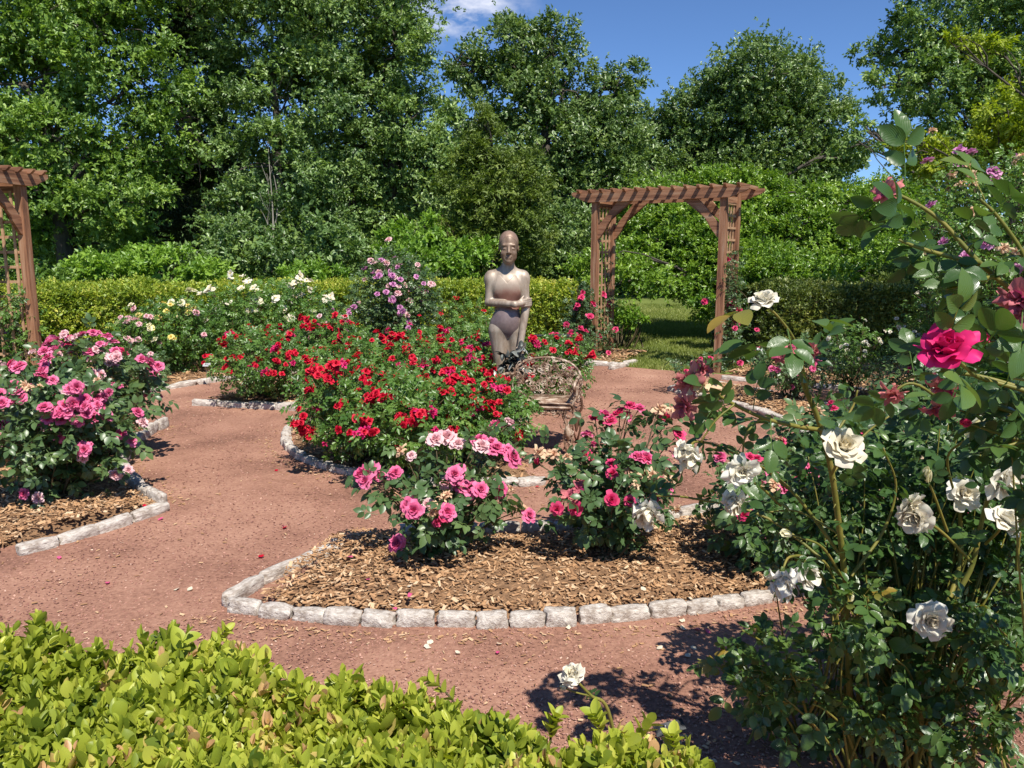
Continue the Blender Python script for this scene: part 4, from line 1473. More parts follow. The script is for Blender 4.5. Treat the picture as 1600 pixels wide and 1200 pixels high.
# ---- back bed in front of the hedge
rose_bush('rugosa rose full of white single flowers before the hedge', (-3.35, 10.9), .75, 1.16, 44, 2300, .10, 'rose_y', False, .45, [('single_white_rose', 42, .11)], rx=1.15, low=.05)
rose_bush('yellow and cream rose bush by the far kerb', (-4.35, 10.2), .5, .95, 34, 1100, .095, 'rose_y', False, .38, [('cream_rose', 12, .10), ('yellow_rose', 12, .085), ('pale_pink_rose', 6, .09)], rx=.62, low=.05)
rose_bush('small rose with blush clusters in front of the hedge near the arbor', (-4.72, 9.7), .30, .72, 16, 300, .09, 'rose_y', False, .42, [('pale_pink_rose', 10, .085)], low=.05)
rose_bush('low rose seedling with grey green leaves by the pink bush', (-4.35, 9.25), .3, .42, 14, 240, .085, 'rose_l', False, .55, [('pale_pink_rose', 3, .07)], low=.03)
rose_bush('tall shrub rose with lilac pink flowers before the tall trees', (-1.52, 10.2), .45, 1.58, 46, 1900, .095, 'rose_l', False, .5, [('mauve_rose', 20, .085), ('pale_pink_rose', 22, .085)], rx=.56, low=.1)
rose_bush('thin rose with small salmon pink flowers left of the lilac shrub rose', (-2.2, 9.7), .34, .95, 18, 260, .085, 'rose_l', False, .45, [('pale_pink_rose', 16, .07), ('mauve_rose', 6, .07)], low=.1)
rose_bush('rose with orange red flowers before the hedge left of the statue', (-.65, 10.9), .4, .95, 22, 420, .09, 'rose_y', False, .5, [('red_rose', 10, .07)], low=.1)
rose_bush('rose with hot pink flowers between statue and arbor', (.75, 9.9), .34, .56, 18, 260, .09, 'rose_l', False, .5, [('hot_pink_rose', 12, .085)], low=.1)
rose_bush('white cluster rose lit by the sun before the dark hedge', (4.45, 8.0), .5, 1.28, 34, 900, .075, 'rose_y', False, .55, [('small_white_rose', 46, .05)], low=.25)
rose_bush('low white cluster rose at the foot of the dark hedge', (3.75, 8.7), .36, .78, 18, 380, .075, 'rose_y', False, .5, [('small_white_rose', 16, .05)], low=.1)
rose_bush('tall rambling rose with lilac blooms and faded peach clusters under the maple', (4.5, 7.0), .65, 2.5, 70, 2600, .085, 'rose_y', False, .5, [('faded_rose', 54, .09), ('mauve_rose', 28, .12)], rx=1.0, low=.9, t0=.4)


# ================================================================== near right: white rose and crimson rose
def cane_thorns(mb, path, rad, every=.06):
    seg = np.linalg.norm(np.diff(path, axis=0), axis=1)
    s = np.r_[0, np.cumsum(seg)]
    for q_ in np.arange(.03, s[-1], every):
        q_ += rng.uniform(-.02, .02)
        p = np.array([np.interp(q_, s, path[:, k]) for k in range(3)])
        d = rand_dirs(1)[0]
        d[2] = -abs(d[2]) * .35
        d /= np.linalg.norm(d)
        rr = np.interp(q_, s, rad)
        a = p + d * rr * .7
        mb.tube([a + np.array([0, 0, .004]), a + d * rr * .8 + np.array([0, 0, 0]), a + d * (rr * 1.1 + .006) - np.array([0, 0, .003])], [rr * .42, rr * .2, .0004], 5)


def near_rose(label, base, canes, extra=(), lobes=(), leaf=.095, mat='rose_n', tint=.45, group=None, face=.35):
    """canes: dict(p=[(px,py,y)..], r=(r0,r1), t0, sp, bloom=(kind,size,dir), th=thorny)"""
    root = thing('rose_bush', (base[0], base[1], .02), label, 'rose bush', group)
    sb, fb = MB(), MB()
    b0 = np.array([base[0], base[1], .0])
    for c in canes:
        pts = [P(*p) for p in c['p']]
        if c.get('root', False):
            pts = [np.array([pts[0][0] + rng.normal(0, .02), pts[0][1] + .01, -.02])] + pts
        n = max(8, 5 * len(pts))
        path = catmull(pts, n)
        r0, r1 = c.get('r', (.006, .003))
        rad = np.linspace(r0, r1, n)
        sb.tube(path, rad, 8)
        if c.get('th'):
            cane_thorns(sb, path, rad)
        if c.get('sp', .07):
            leaves_on(fb, path, c.get('t0', .2), c.get('sp', .07), c.get('leaf', leaf), ROSE_XH, c.get('tint', tint), .15, face=c.get('face', face), jit=.006)
        for kind, size, d in c.get('bloom', ()):
            put_bloom(root, path[-1] + rng.normal(0, .15, 3) * size * (len(c['bloom']) > 1), kind, size, d)
    for lb in lobes:
        c, r, n, t = lb
        pos, d0 = ell_points(np.asarray(c), np.asarray(r), n, (.1, 1.05))
        pos = pos[pos[:, 2] > .04]
        d0 = nrm(pos - np.asarray(c))
        d = nrm(d0 + rng.normal(0, .8, pos.shape))
        nn = nrm(np.array([.12, -.3, .75]) + rng.normal(0, .4, pos.shape))
        scatter(fb, ROSE_HI, pos, d, nn, leaf * rng.uniform(.6, 1.1, len(pos)), np.clip(t + rng.normal(0, .16, len(pos)), 0, 1))
        for k in range(0, len(pos), 16):
            a = np.array([c[0], c[1], 0]) * .45 + b0 * .55 + np.r_[rng.normal(0, .09, 2), -.02]
            m_ = (a + pos[k]) / 2 + rng.normal(0, .06, 3) + np.array([0, 0, .12])
            sb.tube(bez(a, m_, pos[k], 9), np.linspace(.0048, .0014, 9), 5)
    sb.build('stem', M['stem_g'], root)
    fb.build('foliage', M[mat], root)
    return root


UPF = (0.1, -.55, .75)
white_canes = [
    dict(p=[(1330, 1180, 2.25), (1326, 1050, 2.22), (1322, 930, 2.15), (1312, 830, 2.1), (1298, 730, 2.05), (1280, 660, 2.03), (1256, 600, 2.0), (1244, 552, 2.0)], r=(.011, .006), root=True, th=True, t0=.45, sp=.10, bloom=[('wilted_rose', .055, (0, -.3, .9))]),
    dict(p=[(1250, 580, 2.0), (1232, 562, 1.98), (1222, 556, 1.97)], r=(.003, .002), sp=.04, bloom=[('wilted_rose', .05, (-.6, -.5, .3))]),
    dict(p=[(1250, 575, 2.0), (1262, 556, 1.98), (1268, 548, 1.97)], r=(.003, .002), sp=.06, bloom=[('wilted_rose', .052, (.5, -.5, -.3))]),
    dict(p=[(1262, 610, 2.0), (1245, 540, 1.93), (1220, 500, 1.9), (1194, 474, 1.88)], r=(.004, .0025), t0=.35, sp=.035, leaf=.12, tint=.75, bloom=[('white_rose', .062, (-.25, -.35, .9))]),
    dict(p=[(1300, 740, 2.05), (1312, 715, 1.95), (1316, 700, 1.92)], r=(.004, .003), sp=.04, bloom=[('white_rose', .092, (.1, -.75, .6))]),
    dict(p=[(1310, 730, 2.0), (1326, 712, 1.95), (1336, 702, 1.93)], r=(.003, .002), sp=0, bloom=[('rose_bud', .03, (.3, -.2, .8))]),
    dict(p=[(1284, 672, 2.03), (1240, 665, 2.0), (1190, 652, 1.97), (1140, 628, 1.95), (1100, 602, 1.93), (1086, 585, 1.92)], r=(.006, .003), t0=.12, sp=.05, leaf=.125, tint=.52, bloom=[('wilted_rose', .085, (-.3, -.5, -.25)), ('faded_rose', .07, (-.2, -.4, .8)), ('wilted_rose', .06, (.5, -.4, .2))]),
    dict(p=[(1130, 622, 1.95), (1100, 628, 1.93), (1072, 632, 1.92)], r=(.003, .002), sp=.05, leaf=.12, bloom=[('wilted_rose', .075, (-.6, -.5, -.2))]),
    dict(p=[(1190, 652, 1.97), (1165, 680, 1.95), (1160, 720, 1.95)], r=(.003, .002), t0=.2, sp=.04, leaf=.12, tint=.5),
    dict(p=[(1150, 630, 1.95), (1120, 655, 1.93), (1095, 690, 1.93)], r=(.003, .002), t0=.2, sp=.045, leaf=.12, tint=.5),
    dict(p=[(1316, 870, 2.12), (1230, 760, 2.15), (1140, 705, 2.15), (1090, 690, 1.95), (1075, 705, 1.84)], r=(.005, .0025), t0=.3, sp=.075, bloom=[('drooping_rose', .066, (-.4, -.35, -.75)), ('drooping_rose', .055, (.4, -.6, .4))]),
    dict(p=[(1230, 760, 2.15), (1190, 730, 2.1), (1160, 722, 1.9), (1150, 732, 1.83)], r=(.004, .002), t0=.3, sp=.07, bloom=[('drooping_rose', .066, (.1, -.85, -.1)), ('drooping_rose', .045, (-.5, -.4, .7))]),
    dict(p=[(1220, 790, 2.15), (1180, 755, 2.08), (1152, 760, 1.92), (1146, 775, 1.85)], r=(.004, .002), t0=.4, sp=.08, bloom=[('drooping_rose', .064, (-.15, -.65, -.6))]),
    dict(p=[(1316, 900, 2.13), (1200, 810, 2.25), (1090, 780, 2.3), (1025, 775, 2.15), (1010, 785, 2.08)], r=(.005, .0022), t0=.3, sp=.08, bloom=[('drooping_rose', .09, (-.1, -.35, -.9))]),
    dict(p=[(1318, 960, 2.15), (1270, 880, 2.1), (1235, 870, 1.95), (1222, 893, 1.90)], r=(.005, .0025), t0=.3, sp=.07, bloom=[('drooping_rose', .085, (-.05, -.35, -.9))]),
    dict(p=[(1318, 940, 2.15), (1290, 880, 2.1), (1262, 875, 2.1), (1255, 885, 2.1)], r=(.004, .0025), t0=.3, sp=.07, bloom=[('drooping_rose', .08, (.2, -.45, -.75))]),
    dict(p=[(1315, 900, 2.12), (1285, 855, 2.05), (1250, 840, 2.03), (1236, 836, 2.02)], r=(.004, .002), t0=.3, sp=.09, bloom=[('rose_bud', .035, (-.8, -.3, .35))]),
    dict(p=[(1432, 1195, 2.2), (1440, 1110, 2.2), (1450, 1040, 2.2), (1475, 960, 2.2), (1500, 880, 2.25), (1500, 800, 2.25), (1502, 770, 2.2)], r=(.012, .005), root=True, th=True, t0=.35, sp=.07, bloom=[('white_rose', .085, (.0, -.9, .3))]),
    dict(p=[(1478, 960, 2.2), (1470, 950, 2.1), (1452, 968, 2.02)], r=(.004, .0025), t0=.4, sp=.06, bloom=[('white_rose', .092, (-.15, -.95, .25))]),
    dict(p=[(1555, 1195, 2.1), (1557, 1090, 2.1), (1532, 1020, 2.1), (1492, 950, 2.12), (1520, 880, 2.12), (1540, 790, 2.1), (1562, 750, 2.05)], r=(.012, .005), root=True, th=True, t0=.4, sp=.07, bloom=[('drooping_rose', .095, (.4, -.8, -.1))]),
    dict(p=[(1520, 880, 2.12), (1470, 830, 2.05), (1430, 805, 2.0), (1420, 800, 1.98)], r=(.005, .003), t0=.2, sp=.06, bloom=[('white_rose', .085, (-.6, -.6, -.1)), ('drooping_rose', .075, (.6, -.6, -.4))]),
    dict(p=[(1540, 850, 2.1), (1560, 830, 2.0), (1566, 816, 1.97)], r=(.004, .003), t0=.2, sp=.06, bloom=[('white_rose', .085, (.3, -.5, .75))]),
    dict(p=[(1500, 800, 2.25), (1480, 720, 2.1), (1505, 690, 2.0), (1512, 684, 1.98)], r=(.004, .0025), t0=.2, sp=.06, bloom=[('rose_bud', .075, (.4, -.3, .6))]),
    dict(p=[(1480, 830, 2.1), (1460, 775, 2.05), (1450, 752, 2.03)], r=(.004, .0025), t0=.2, sp=.06, bloom=[('rose_bud', .045, (-.3, -.3, .8))]),
    dict(p=[(1278, 1190, 2.3), (1262, 1120, 2.25), (1240, 1060, 2.2), (1200, 1010, 2.15), (1160, 985, 2.12)], r=(.006, .0025), root=True, th=True, t0=.3, sp=.04, leaf=.085, tint=.72),
    dict(p=[(1262, 1120, 2.25), (1290, 1060, 2.2), (1300, 990, 2.15), (1310, 950, 2.12)], r=(.005, .0022), t0=.2, sp=.04, leaf=.09, tint=.72),
    dict(p=[(1240, 1060, 2.2), (1180, 1060, 2.2), (1120, 1040, 2.2), (1090, 1030, 2.2)], r=(.004, .0022), t0=.2, sp=.045, leaf=.080, tint=.58),
    dict(p=[(1250, 1160, 2.3), (1220, 1110, 2.2), (1170, 1080, 2.15), (1130, 1050, 2.12)], r=(.004, .0022), t0=.1, sp=.05, leaf=.10, tint=.5),
    dict(p=[(1340, 1190, 2.2), (1320, 1140, 2.1), (1290, 1110, 2.05), (1270, 1100, 2.02)], r=(.004, .0022), t0=.15, sp=.045, leaf=.09, tint=.7),
    dict(p=[(1440, 1100, 2.2), (1420, 1050, 2.1), (1400, 1030, 2.05)], r=(.004, .0022), t0=.15, sp=.045, leaf=.12, tint=.6),
    dict(p=[(1330, 1000, 2.2), (1360, 960, 2.1), (1350, 930, 2.05)], r=(.004, .0022), t0=.1, sp=.04, leaf=.12, tint=.72),
    dict(p=[(1560, 1060, 2.1), (1580, 1010, 2.0), (1560, 980, 1.95)], r=(.004, .0022), t0=.1, sp=.045, leaf=.12, tint=.62),
    dict(p=[(1555, 1120, 2.1), (1590, 1090, 2.0), (1610, 1060, 1.95)], r=(.004, .0022), t0=.1, sp=.045, leaf=.12, tint=.62),
    dict(p=[(1500, 1195, 2.2), (1480, 1150, 2.1), (1460, 1120, 2.05)], r=(.004, .0022), t0=.1, sp=.05, leaf=.11, tint=.55),
    dict(p=[(1630, 1195, 2.15), (1620, 1050, 2.15), (1590, 900, 2.15), (1600, 780, 2.1)], r=(.010, .004), root=True, th=True, t0=.3, sp=.06, tint=.45),
    dict(p=[(1330, 900, 2.1), (1380, 830, 2.15), (1400, 760, 2.15), (1380, 700, 2.1)], r=(.005, .0022), t0=.1, sp=.05),
    dict(p=[(1320, 840, 2.1), (1250, 800, 2.15), (1200, 800, 2.15)], r=(.004, .0022), t0=.1, sp=.05),
    dict(p=[(1300, 740, 2.05), (1350, 680, 2.1), (1390, 650, 2.1)], r=(.004, .0022), t0=.1, sp=.05),
    dict(p=[(1290, 700, 2.05), (1330, 640, 2.1), (1340, 610, 2.1)], r=(.004, .0022), t0=.1, sp=.05),
]
near_rose('tall thorny white rose with large open and drooping blooms at the right front', (1.15, 2.3), white_canes,
          lobes=[(P(1420, 860, 2.45), (.28, .20, .28), 420, .45), (P(1540, 720, 2.4), (.26, .20, .32), 480, .42), (P(1330, 780, 2.5), (.22, .18, .22), 300, .45), (P(1500, 1000, 2.4), (.24, .2, .2), 260, .48), (P(1200, 1045, 2.12), (.13, .12, .10), 90, .68), (P(1400, 1110, 2.08), (.14, .10, .08), 90, .62), (P(1540, 1130, 2.0), (.12, .10, .10), 90, .60), (P(1330, 960, 2.08), (.10, .10, .10), 60, .7), (P(1560, 980, 2.0), (.12, .10, .10), 70, .55), (P(1260, 830, 2.6), (.22, .16, .16), 130, .46), (P(1380, 1010, 2.3), (.16, .14, .14), 110, .55), (P(1590, 880, 2.3), (.16, .18, .30), 220, .38), (P(1250, 1090, 2.35), (.18, .14, .12), 90, .5)], leaf=.074, tint=.55)

crimson_canes = [
    dict(p=[(1700, 560, 1.15), (1600, 470, 1.2), (1530, 410, 1.22), (1470, 345, 1.24), (1420, 312, 1.25), (1388, 300, 1.25)], r=(.0048, .0022), t0=.1, sp=.024, bloom=[('wilted_rose', .044, (-.75, -.35, .1))]),
    dict(p=[(1700, 640, 1.3), (1600, 610, 1.35), (1530, 590, 1.36), (1510, 575, 1.22), (1482, 552, 1.10)], r=(.0048, .0022), t0=.1, sp=.032, bloom=[('crimson_rose', .074, (-.4, -.42, .8))]),
    dict(p=[(1720, 520, 1.1), (1640, 480, 1.14), (1600, 468, 1.15)], r=(.0045, .0022), t0=.1, sp=.032, bloom=[('wilted_rose', .062, (-.5, -.7, -.2)), ('wilted_rose', .055, (.2, -.5, .5))]),
    dict(p=[(1640, 620, 1.35), (1540, 590, 1.38), (1490, 585, 1.4), (1474, 600, 1.4)], r=(.004, .0025), t0=.1, sp=.04, bloom=[('wilted_rose', .056, (-.35, -.5, -.75))]),
    dict(p=[(1600, 650, 1.4), (1520, 625, 1.42), (1475, 622, 1.43), (1465, 635, 1.43)], r=(.004, .0025), t0=.2, sp=.04, bloom=[('wilted_rose', .052, (-.2, -.5, -.8))]),
    dict(p=[(1660, 560, 1.3), (1580, 540, 1.32), (1545, 532, 1.32)], r=(.004, .002), t0=.2, sp=.032, bloom=[('pink_bud', .04, (-.7, -.3, .2))]),
    dict(p=[(1600, 690, 1.4), (1540, 670, 1.42), (1515, 662, 1.42)], r=(.004, .002), t0=.2, sp=.032, bloom=[('pink_bud', .03, (-.6, -.4, .2))]),
    dict(p=[(1600, 650, 1.5), (1500, 640, 1.5), (1430, 600, 1.5), (1395, 612, 1.5)], r=(.004, .002), t0=.2, sp=.032, bloom=[('wilted_rose', .05, (-.2, -.6, -.6))]),
    dict(p=[(1530, 410, 1.22), (1480, 400, 1.2), (1430, 385, 1.2), (1405, 375, 1.2)], r=(.004, .002), t0=.1, sp=.024),
    dict(p=[(1560, 430, 1.2), (1520, 440, 1.18), (1480, 452, 1.18)], r=(.004, .002), t0=.1, sp=.024),
    dict(p=[(1620, 470, 1.2), (1600, 400, 1.2), (1560, 340, 1.2), (1530, 310, 1.2)], r=(.004, .002), t0=.2, sp=.026),
    dict(p=[(1640, 480, 1.2), (1640, 400, 1.2), (1600, 350, 1.2)], r=(.004, .002), t0=.1, sp=.026),
    dict(p=[(1680, 700, 1.35), (1610, 690, 1.36), (1560, 700, 1.36)], r=(.004, .002), t0=.1, sp=.024),
    dict(p=[(1680, 640, 1.25), (1620, 600, 1.25), (1580, 590, 1.25)], r=(.004, .002), t0=.1, sp=.024),
]
near_rose('crimson rose branch hanging in from the right, large dark leaves and spent blooms', (1.2, 1.25),
          [dict(p=[(1990, 1690, 1.3), (1900, 1100, 1.28), (1800, 800, 1.25), (1700, 600, 1.22)], r=(.012, .008), root=True, th=True, sp=0)] + crimson_canes,
          lobes=[(P(1650, 650, 1.45), (.12, .13, .14), 110, .42), (P(1720, 520, 1.35), (.08, .10, .10), 30, .5), (P(1690, 780, 1.7), (.12, .14, .14), 60, .45)], leaf=.080, tint=.58)

near_rose('single white bloom on a thin stem above the low hedge', (.33, 1.55),
          [dict(p=[(975, 1225, 1.52), (950, 1110, 1.5), (925, 1088, 1.49), (905, 1068, 1.48), (896, 1058, 1.47)], r=(.0045, .002), t0=.75, sp=.07, leaf=.05, root=False, bloom=[('drooping_rose', .044, (-.35, -.35, .8))]),
           dict(p=[(925, 1088, 1.49), (900, 1082, 1.48), (884, 1076, 1.48)], r=(.002, .0015), sp=0, bloom=[('rose_bud', .016, (-.8, -.2, .3))]),
           dict(p=[(1010, 1500, 1.6), (990, 1300, 1.56), (975, 1225, 1.52)], r=(.006, .0045), sp=.12, root=True)], leaf=.06)


# ================================================================== low boxwood hedge at the camera
def near_hedge():
    zt = .95
    edge = [(-260, 950), (-120, 945), (0, 952), (70, 948), (130, 966), (200, 962), (270, 968), (330, 986), (390, 1018), (450, 1046), (520, 1078), (600, 1098), (680, 1108), (760, 1124), (860, 1148), (950, 1168), (1040, 1184), (1085, 1200), (1105, 1240), (1100, 1330)]
    E = np.array([G(px, py + (34 if px < 300 else 20 if px < 500 else -14), zt)[:2] for px, py in edge])
    seg = np.linalg.norm(np.diff(E, axis=0), axis=1)
    s = np.r_[0, np.cumsum(seg)]
    root = thing('boxwood_hedge', (E[:, 0].mean(), .9, 0), 'low yellow green boxwood hedge with glossy oval leaves in the front corner', 'hedge')
    fb, sb = MB(), MB()
    for layer, (N, dz, tn) in enumerate(((4600, 0, .54), (2600, -.05, .30), (1500, -.10, .14))):  # lower layers: older leaves, with the shade between shoots put into a darker tint
        t = rng.uniform(0, s[-1], N)
        ex, ey = np.interp(t, s, E[:, 0]), np.interp(t, s, E[:, 1])
        f = rng.uniform(-.14, 1, N) ** 1.0
        ny = .42 + rng.uniform(-.05, .05, N)
        inx = ex * .55 - .12
        fi = np.clip(f, 0, 1)
        x = ex + (inx - ex) * fi
        y = ey + (ny - ey) * fi
        roll = np.clip(-f / .14, 0, 1)               # over the far shoulder and down
        z = zt - .012 - roll ** 1.5 * .45 - np.clip(.08 - f, 0, .08) ** 2 * 1.5
        p = np.c_[x, y, z]
        p[:, 1] += roll * .03
        b = ((vnoise(p * np.array([6, 6, 0]) + 33) - .5) * .06 + (vnoise(p * np.array([17, 17, 0]) + 11) - .5) * .06) * np.where(x > -.3, .55, 1)
        p[:, 2] += b + dz + rng.normal(0, .008, N)
        out = np.c_[rng.normal(0, .42, N), rng.normal(0, .42, N) + roll * 1.0 + .02, np.ones(N) - roll * .35]
        d = nrm(out)
        nn = nrm(rng.normal(0, 1, (N, 3)))
        sz = rng.uniform(.052, .092, N)
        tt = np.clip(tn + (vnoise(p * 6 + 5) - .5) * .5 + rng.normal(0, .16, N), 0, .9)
        dead = rng.random(N) < .012
        tt[dead] = 1.0
        scatter(fb, BOX_HI, p - d * sz[:, None] * .7, d, nn, sz, tt)
    # a few long shoots that escaped the shears
    for pts in ([(735, 1150, 1.12), (715, 1105, 1.13), (690, 1075, 1.14), (672, 1062, 1.15)], [(318, 1010, 1.34), (338, 1000, 1.33), (352, 985, 1.33)], [(1050, 1190, 1.02), (1052, 1165, 1.02), (1050, 1150, 1.02)], [(860, 1160, 1.1), (862, 1135, 1.1), (868, 1120, 1.1)], [(990, 1180, 1.05), (1000, 1150, 1.06), (1012, 1130, 1.07)], [(938, 1150, 1.08), (935, 1130, 1.08), (930, 1118, 1.08)]):
        path = catmull([P(*q_) for q_ in pts], 8)
        sb.tube(path, np.linspace(.0022, .0012, 8), 5)
        for k in range(1, 8):
            dd = nrm(path[k] - path[k - 1])[None]
            for m in range(2):
                lv, q_, t_, uv_ = leaflet(.55, .2, .05, 2)
                aa = k * 1.57 + m * math.pi
                r1 = nrm(np.cross(dd[0], [.3, .5, .1]))
                r2 = np.cross(dd[0], r1)
                rd = r1 * math.cos(aa) + r2 * math.sin(aa)
                Fm = frames((rd * .8 + dd[0] * .75)[None], (dd[0] * .8 - rd * .7)[None])[0]
                fb.add((lv * rng.uniform(.020, .028)) @ Fm.T + path[k], q_, t_, float(rng.uniform(.55, .85)))
    for k in range(140):
        t = rng.uniform(0, s[-1])
        ex, ey = np.interp(t, s, E[:, 0]), np.interp(t, s, E[:, 1])
        f = rng.uniform(.03, 1)
        a = np.array([ex + (ex * .55 - .12 - ex) * f, ey + (.42 - ey) * f, 0])
        sb.tube(limb(a, a + np.array([rng.normal(0, .08), rng.normal(0, .08), .86]), 7, .04), np.linspace(.006, .002, 7), 5)
    sb.build('stem', M['stem_d'], root)
    fb.build('foliage', M['box'], root)


near_hedge()


# ================================================================== arbors
def arbor(label, cxy, ux, span, depth, group):
    ux = np.array(ux, float) / np.linalg.norm(ux)
    uy = np.array([-ux[1], ux[0]])
    A = np.array([[ux[0], uy[0], 0, cxy[0]], [ux[1], uy[1], 0, cxy[1]], [0, 0, 1, 0], [0, 0, 0, 1]], float)
    Rm = A[:3, :3]
    root = thing('arbor', (cxy[0], cxy[1], 0), label, 'arbor', group)

    def W(x, y, z):
        return (A @ np.array([x, y, z, 1]))[:3]
    h2 = span / 2
    pw = .088
    for sx in (-h2, h2):
        for y in (0, depth):
            mb = MB()
            mb.box(W(sx, y, 1.19), (pw, pw, 2.42), Rm)
            mb.build('post', M['wood'], root, smooth=False)
    # beams: boards with shaped ends on the outer faces of the posts
    ov = .345
    H = .145
    z0 = 2.30
    half = h2 + ov
    prof = [(-half, H), (-half, H * .72), (-half + .05, H * .50), (-half + .12, H * .36), (-half + .20, H * .10), (-half + .26, 0), (half - .26, 0), (half - .20, H * .10), (half - .12, H * .36), (half - .05, H * .50), (half, H * .72), (half, H)]
    for y in (-pw / 2 - .040, depth + pw / 2 + .002):
        T = np.eye(4)
        T[:3, 0] = Rm[:, 0]
        T[:3, 1] = (0, 0, 1)
        T[:3, 2] = Rm[:, 1]
        T[:3, 3] = W(0, y, z0)
        mb = MB()
        mb.prism(prof, .038, T)
        mb.build('beam', M['wood_h'], root, smooth=False)
    nraf = 14
    r0, r1 = -pw / 2 - .115, depth + pw / 2 + .115
    for k in range(nraf):
        x = -half + .13 + (2 * half - .26) * k / (nraf - 1)
        T = np.eye(4)
        T[:3, 0] = Rm[:, 1]
        T[:3, 1] = (0, 0, 1)
        T[:3, 2] = Rm[:, 0]
        T[:3, 3] = W(x - .019, 0, z0 + H - .018 + .001 * (k % 2))
        mb = MB()
        mb.prism([(r0, .050), (r0, .034), (r0 + .04, 0), (r1 - .04, 0), (r1, .034), (r1, .050)], .038, T)
        mb.build('rafter', M['wood_h'], root, smooth=False)
    for sx in (-1, 1):
        for y in (0, depth):
            T = np.eye(4)
            T[:3, 0] = Rm[:, 0]
            T[:3, 1] = (0, 0, 1)
            T[:3, 2] = Rm[:, 1]
            T[:3, 3] = W(0, y - .019, 0)
            x0 = -sx * (-(h2 - pw / 2 - .001))
            i = -sx
            pl = [(x0, 1.78), (x0 + i * .03, 1.80), (x0 + i * .13, 1.93), (x0 + i * .14, 1.98), (x0 + i * .34, 2.20), (x0 + i * .39, 2.21), (x0 + i * .52, 2.298), (x0 + i * .30, 2.298), (x0, 1.96)]
            mb = MB()
            mb.prism(pl if i * 1 < 0 else pl[::-1], .038, T)
            mb.build('brace', M['wood_h'], root, smooth=False)
        # trellis between the two posts of one end
        x = sx * h2
        mb = MB()
        y0, y1 = pw / 2, depth - pw / 2
        nv_ = 4
        for k in range(nv_):
            yy_ = y0 + (y1 - y0) * (k + .5) / nv_
            mb.box(W(x - sx * .010, yy_, 1.27), (.014, .030, 2.0), Rm)
        for k in range(13):
            zz = .32 + k * .16
            mb.box(W(x + sx * .006, depth / 2, zz), (.014, depth - pw, .030), Rm)
        mb.build('lattice', M['wood_l'], root, smooth=False)
        for zz, hh in ((.22, .13), (2.29, .09)):
            mb = MB()
            mb.box(W(x, depth / 2, zz), (.036, depth - pw - .002, hh), Rm)
            mb.build('rail', M['wood_h'], root, smooth=False)
    return W, h2, depth


AG = 'cedar arbors at the ends of the paths'
W1, hs1, dp1 = arbor('reddish cedar arbor standing over the grass path with two pink climbing roses', (1.983, 11.1), (.844, -.536), 1.865, .55, AG)
W2, hs2, dp2 = arbor('cedar arbor with square lattice cut off by the left picture edge', (-5.37, 7.78), (.12, .99), 1.865, .62, AG)


def climber(label, W, x, depth, n, kind, size, nb, hmax, mat='rose_y', side=1, dens=1.0):
    b = W(x, depth / 2, 0)
    root = thing('climbing_rose', (b[0], b[1], .03), label, 'climbing rose')
    sb, fb = MB(), MB()
    tips = []
    for k in range(n):
        pts = [W(x + rng.normal(0, .05), depth / 2 + rng.normal(0, .1), -.02)]
        z = .1
        top = hmax * rng.uniform(.35, 1)
        while z < top:
            pts.append(W(x + rng.normal(side * .04, .07), rng.uniform(-.02, depth + .02), z))
            z += rng.uniform(.22, .42)
        if len(pts) < 3:
            continue
        path = catmull(pts, 5 * len(pts))
        sb.tube(path, np.linspace(.007, .003, len(path)), 5)
        leaves_on(fb, path, .08, .030 / dens, .09, ROSE_LO, .45, .2, jit=.045)
        for m in range(4):
            i = rng.integers(len(path) // 3, len(path))
            e = path[i] + rng.normal(0, .13, 3)
            sb.tube(limb(path[i], e, 5, .1), np.linspace(.003, .0015, 5), 4)
            leaves_on(fb, limb(path[i], e, 5, .1), .1, .03, .08, ROSE_LO, .5, .2, jit=.03)
            tips.append(e)
    for e in random.sample(tips, min(nb, len(tips))):
        put_bloom(root, e, kind, size * random.uniform(.8, 1.2), (rng.normal(0, .4), -.8, .5 + rng.normal(0, .2)))
    sb.build('stem', M['stem_d'], root)
    fb.build('foliage', M[mat], root)


climber('pink climbing rose on the left posts of the far arbor', W1, -hs1, dp1, 7, 'hot_pink_rose', .095, 12, 1.75, 'rose_l', -1)
climber('pink climbing rose on the right lattice of the far arbor', W1, hs1, dp1, 11, 'hot_pink_rose', .095, 12, 1.95, 'rose_l', 1)
climber('mauve climbing rose twined through the lattice of the left arbor', W2, hs2, dp2, 13, 'mauve_rose', .075, 14, 1.8, 'rose_y', 1, .8)
rose_bush('dark rose bush leaning on the left foot of the far arbor', (.98, 11.4), .24, 1.05, 20, 380, .085, 'rose_l', False, .35, [('hot_pink_rose', 9, .09)], low=.05)


# ================================================================== statue
def sdf_cap(p, a, b, ra, rb):
    a, b = np.asarray(a, float), np.asarray(b, float)
    ba = b - a
    h = np.clip(((p - a) @ ba) / max(ba @ ba, 1e-9), 0, 1)
    return np.linalg.norm(p - a - h[..., None] * ba, axis=-1) - (ra + (rb - ra) * h)


def sdf_ell(p, c, r):
    r = np.asarray(r, float)
    q = (p - np.asarray(c, float)) / r
    k0 = np.linalg.norm(q, axis=-1)
    k1 = np.linalg.norm(q / r, axis=-1)
    return k0 * (k0 - 1) / np.maximum(k1, 1e-6)


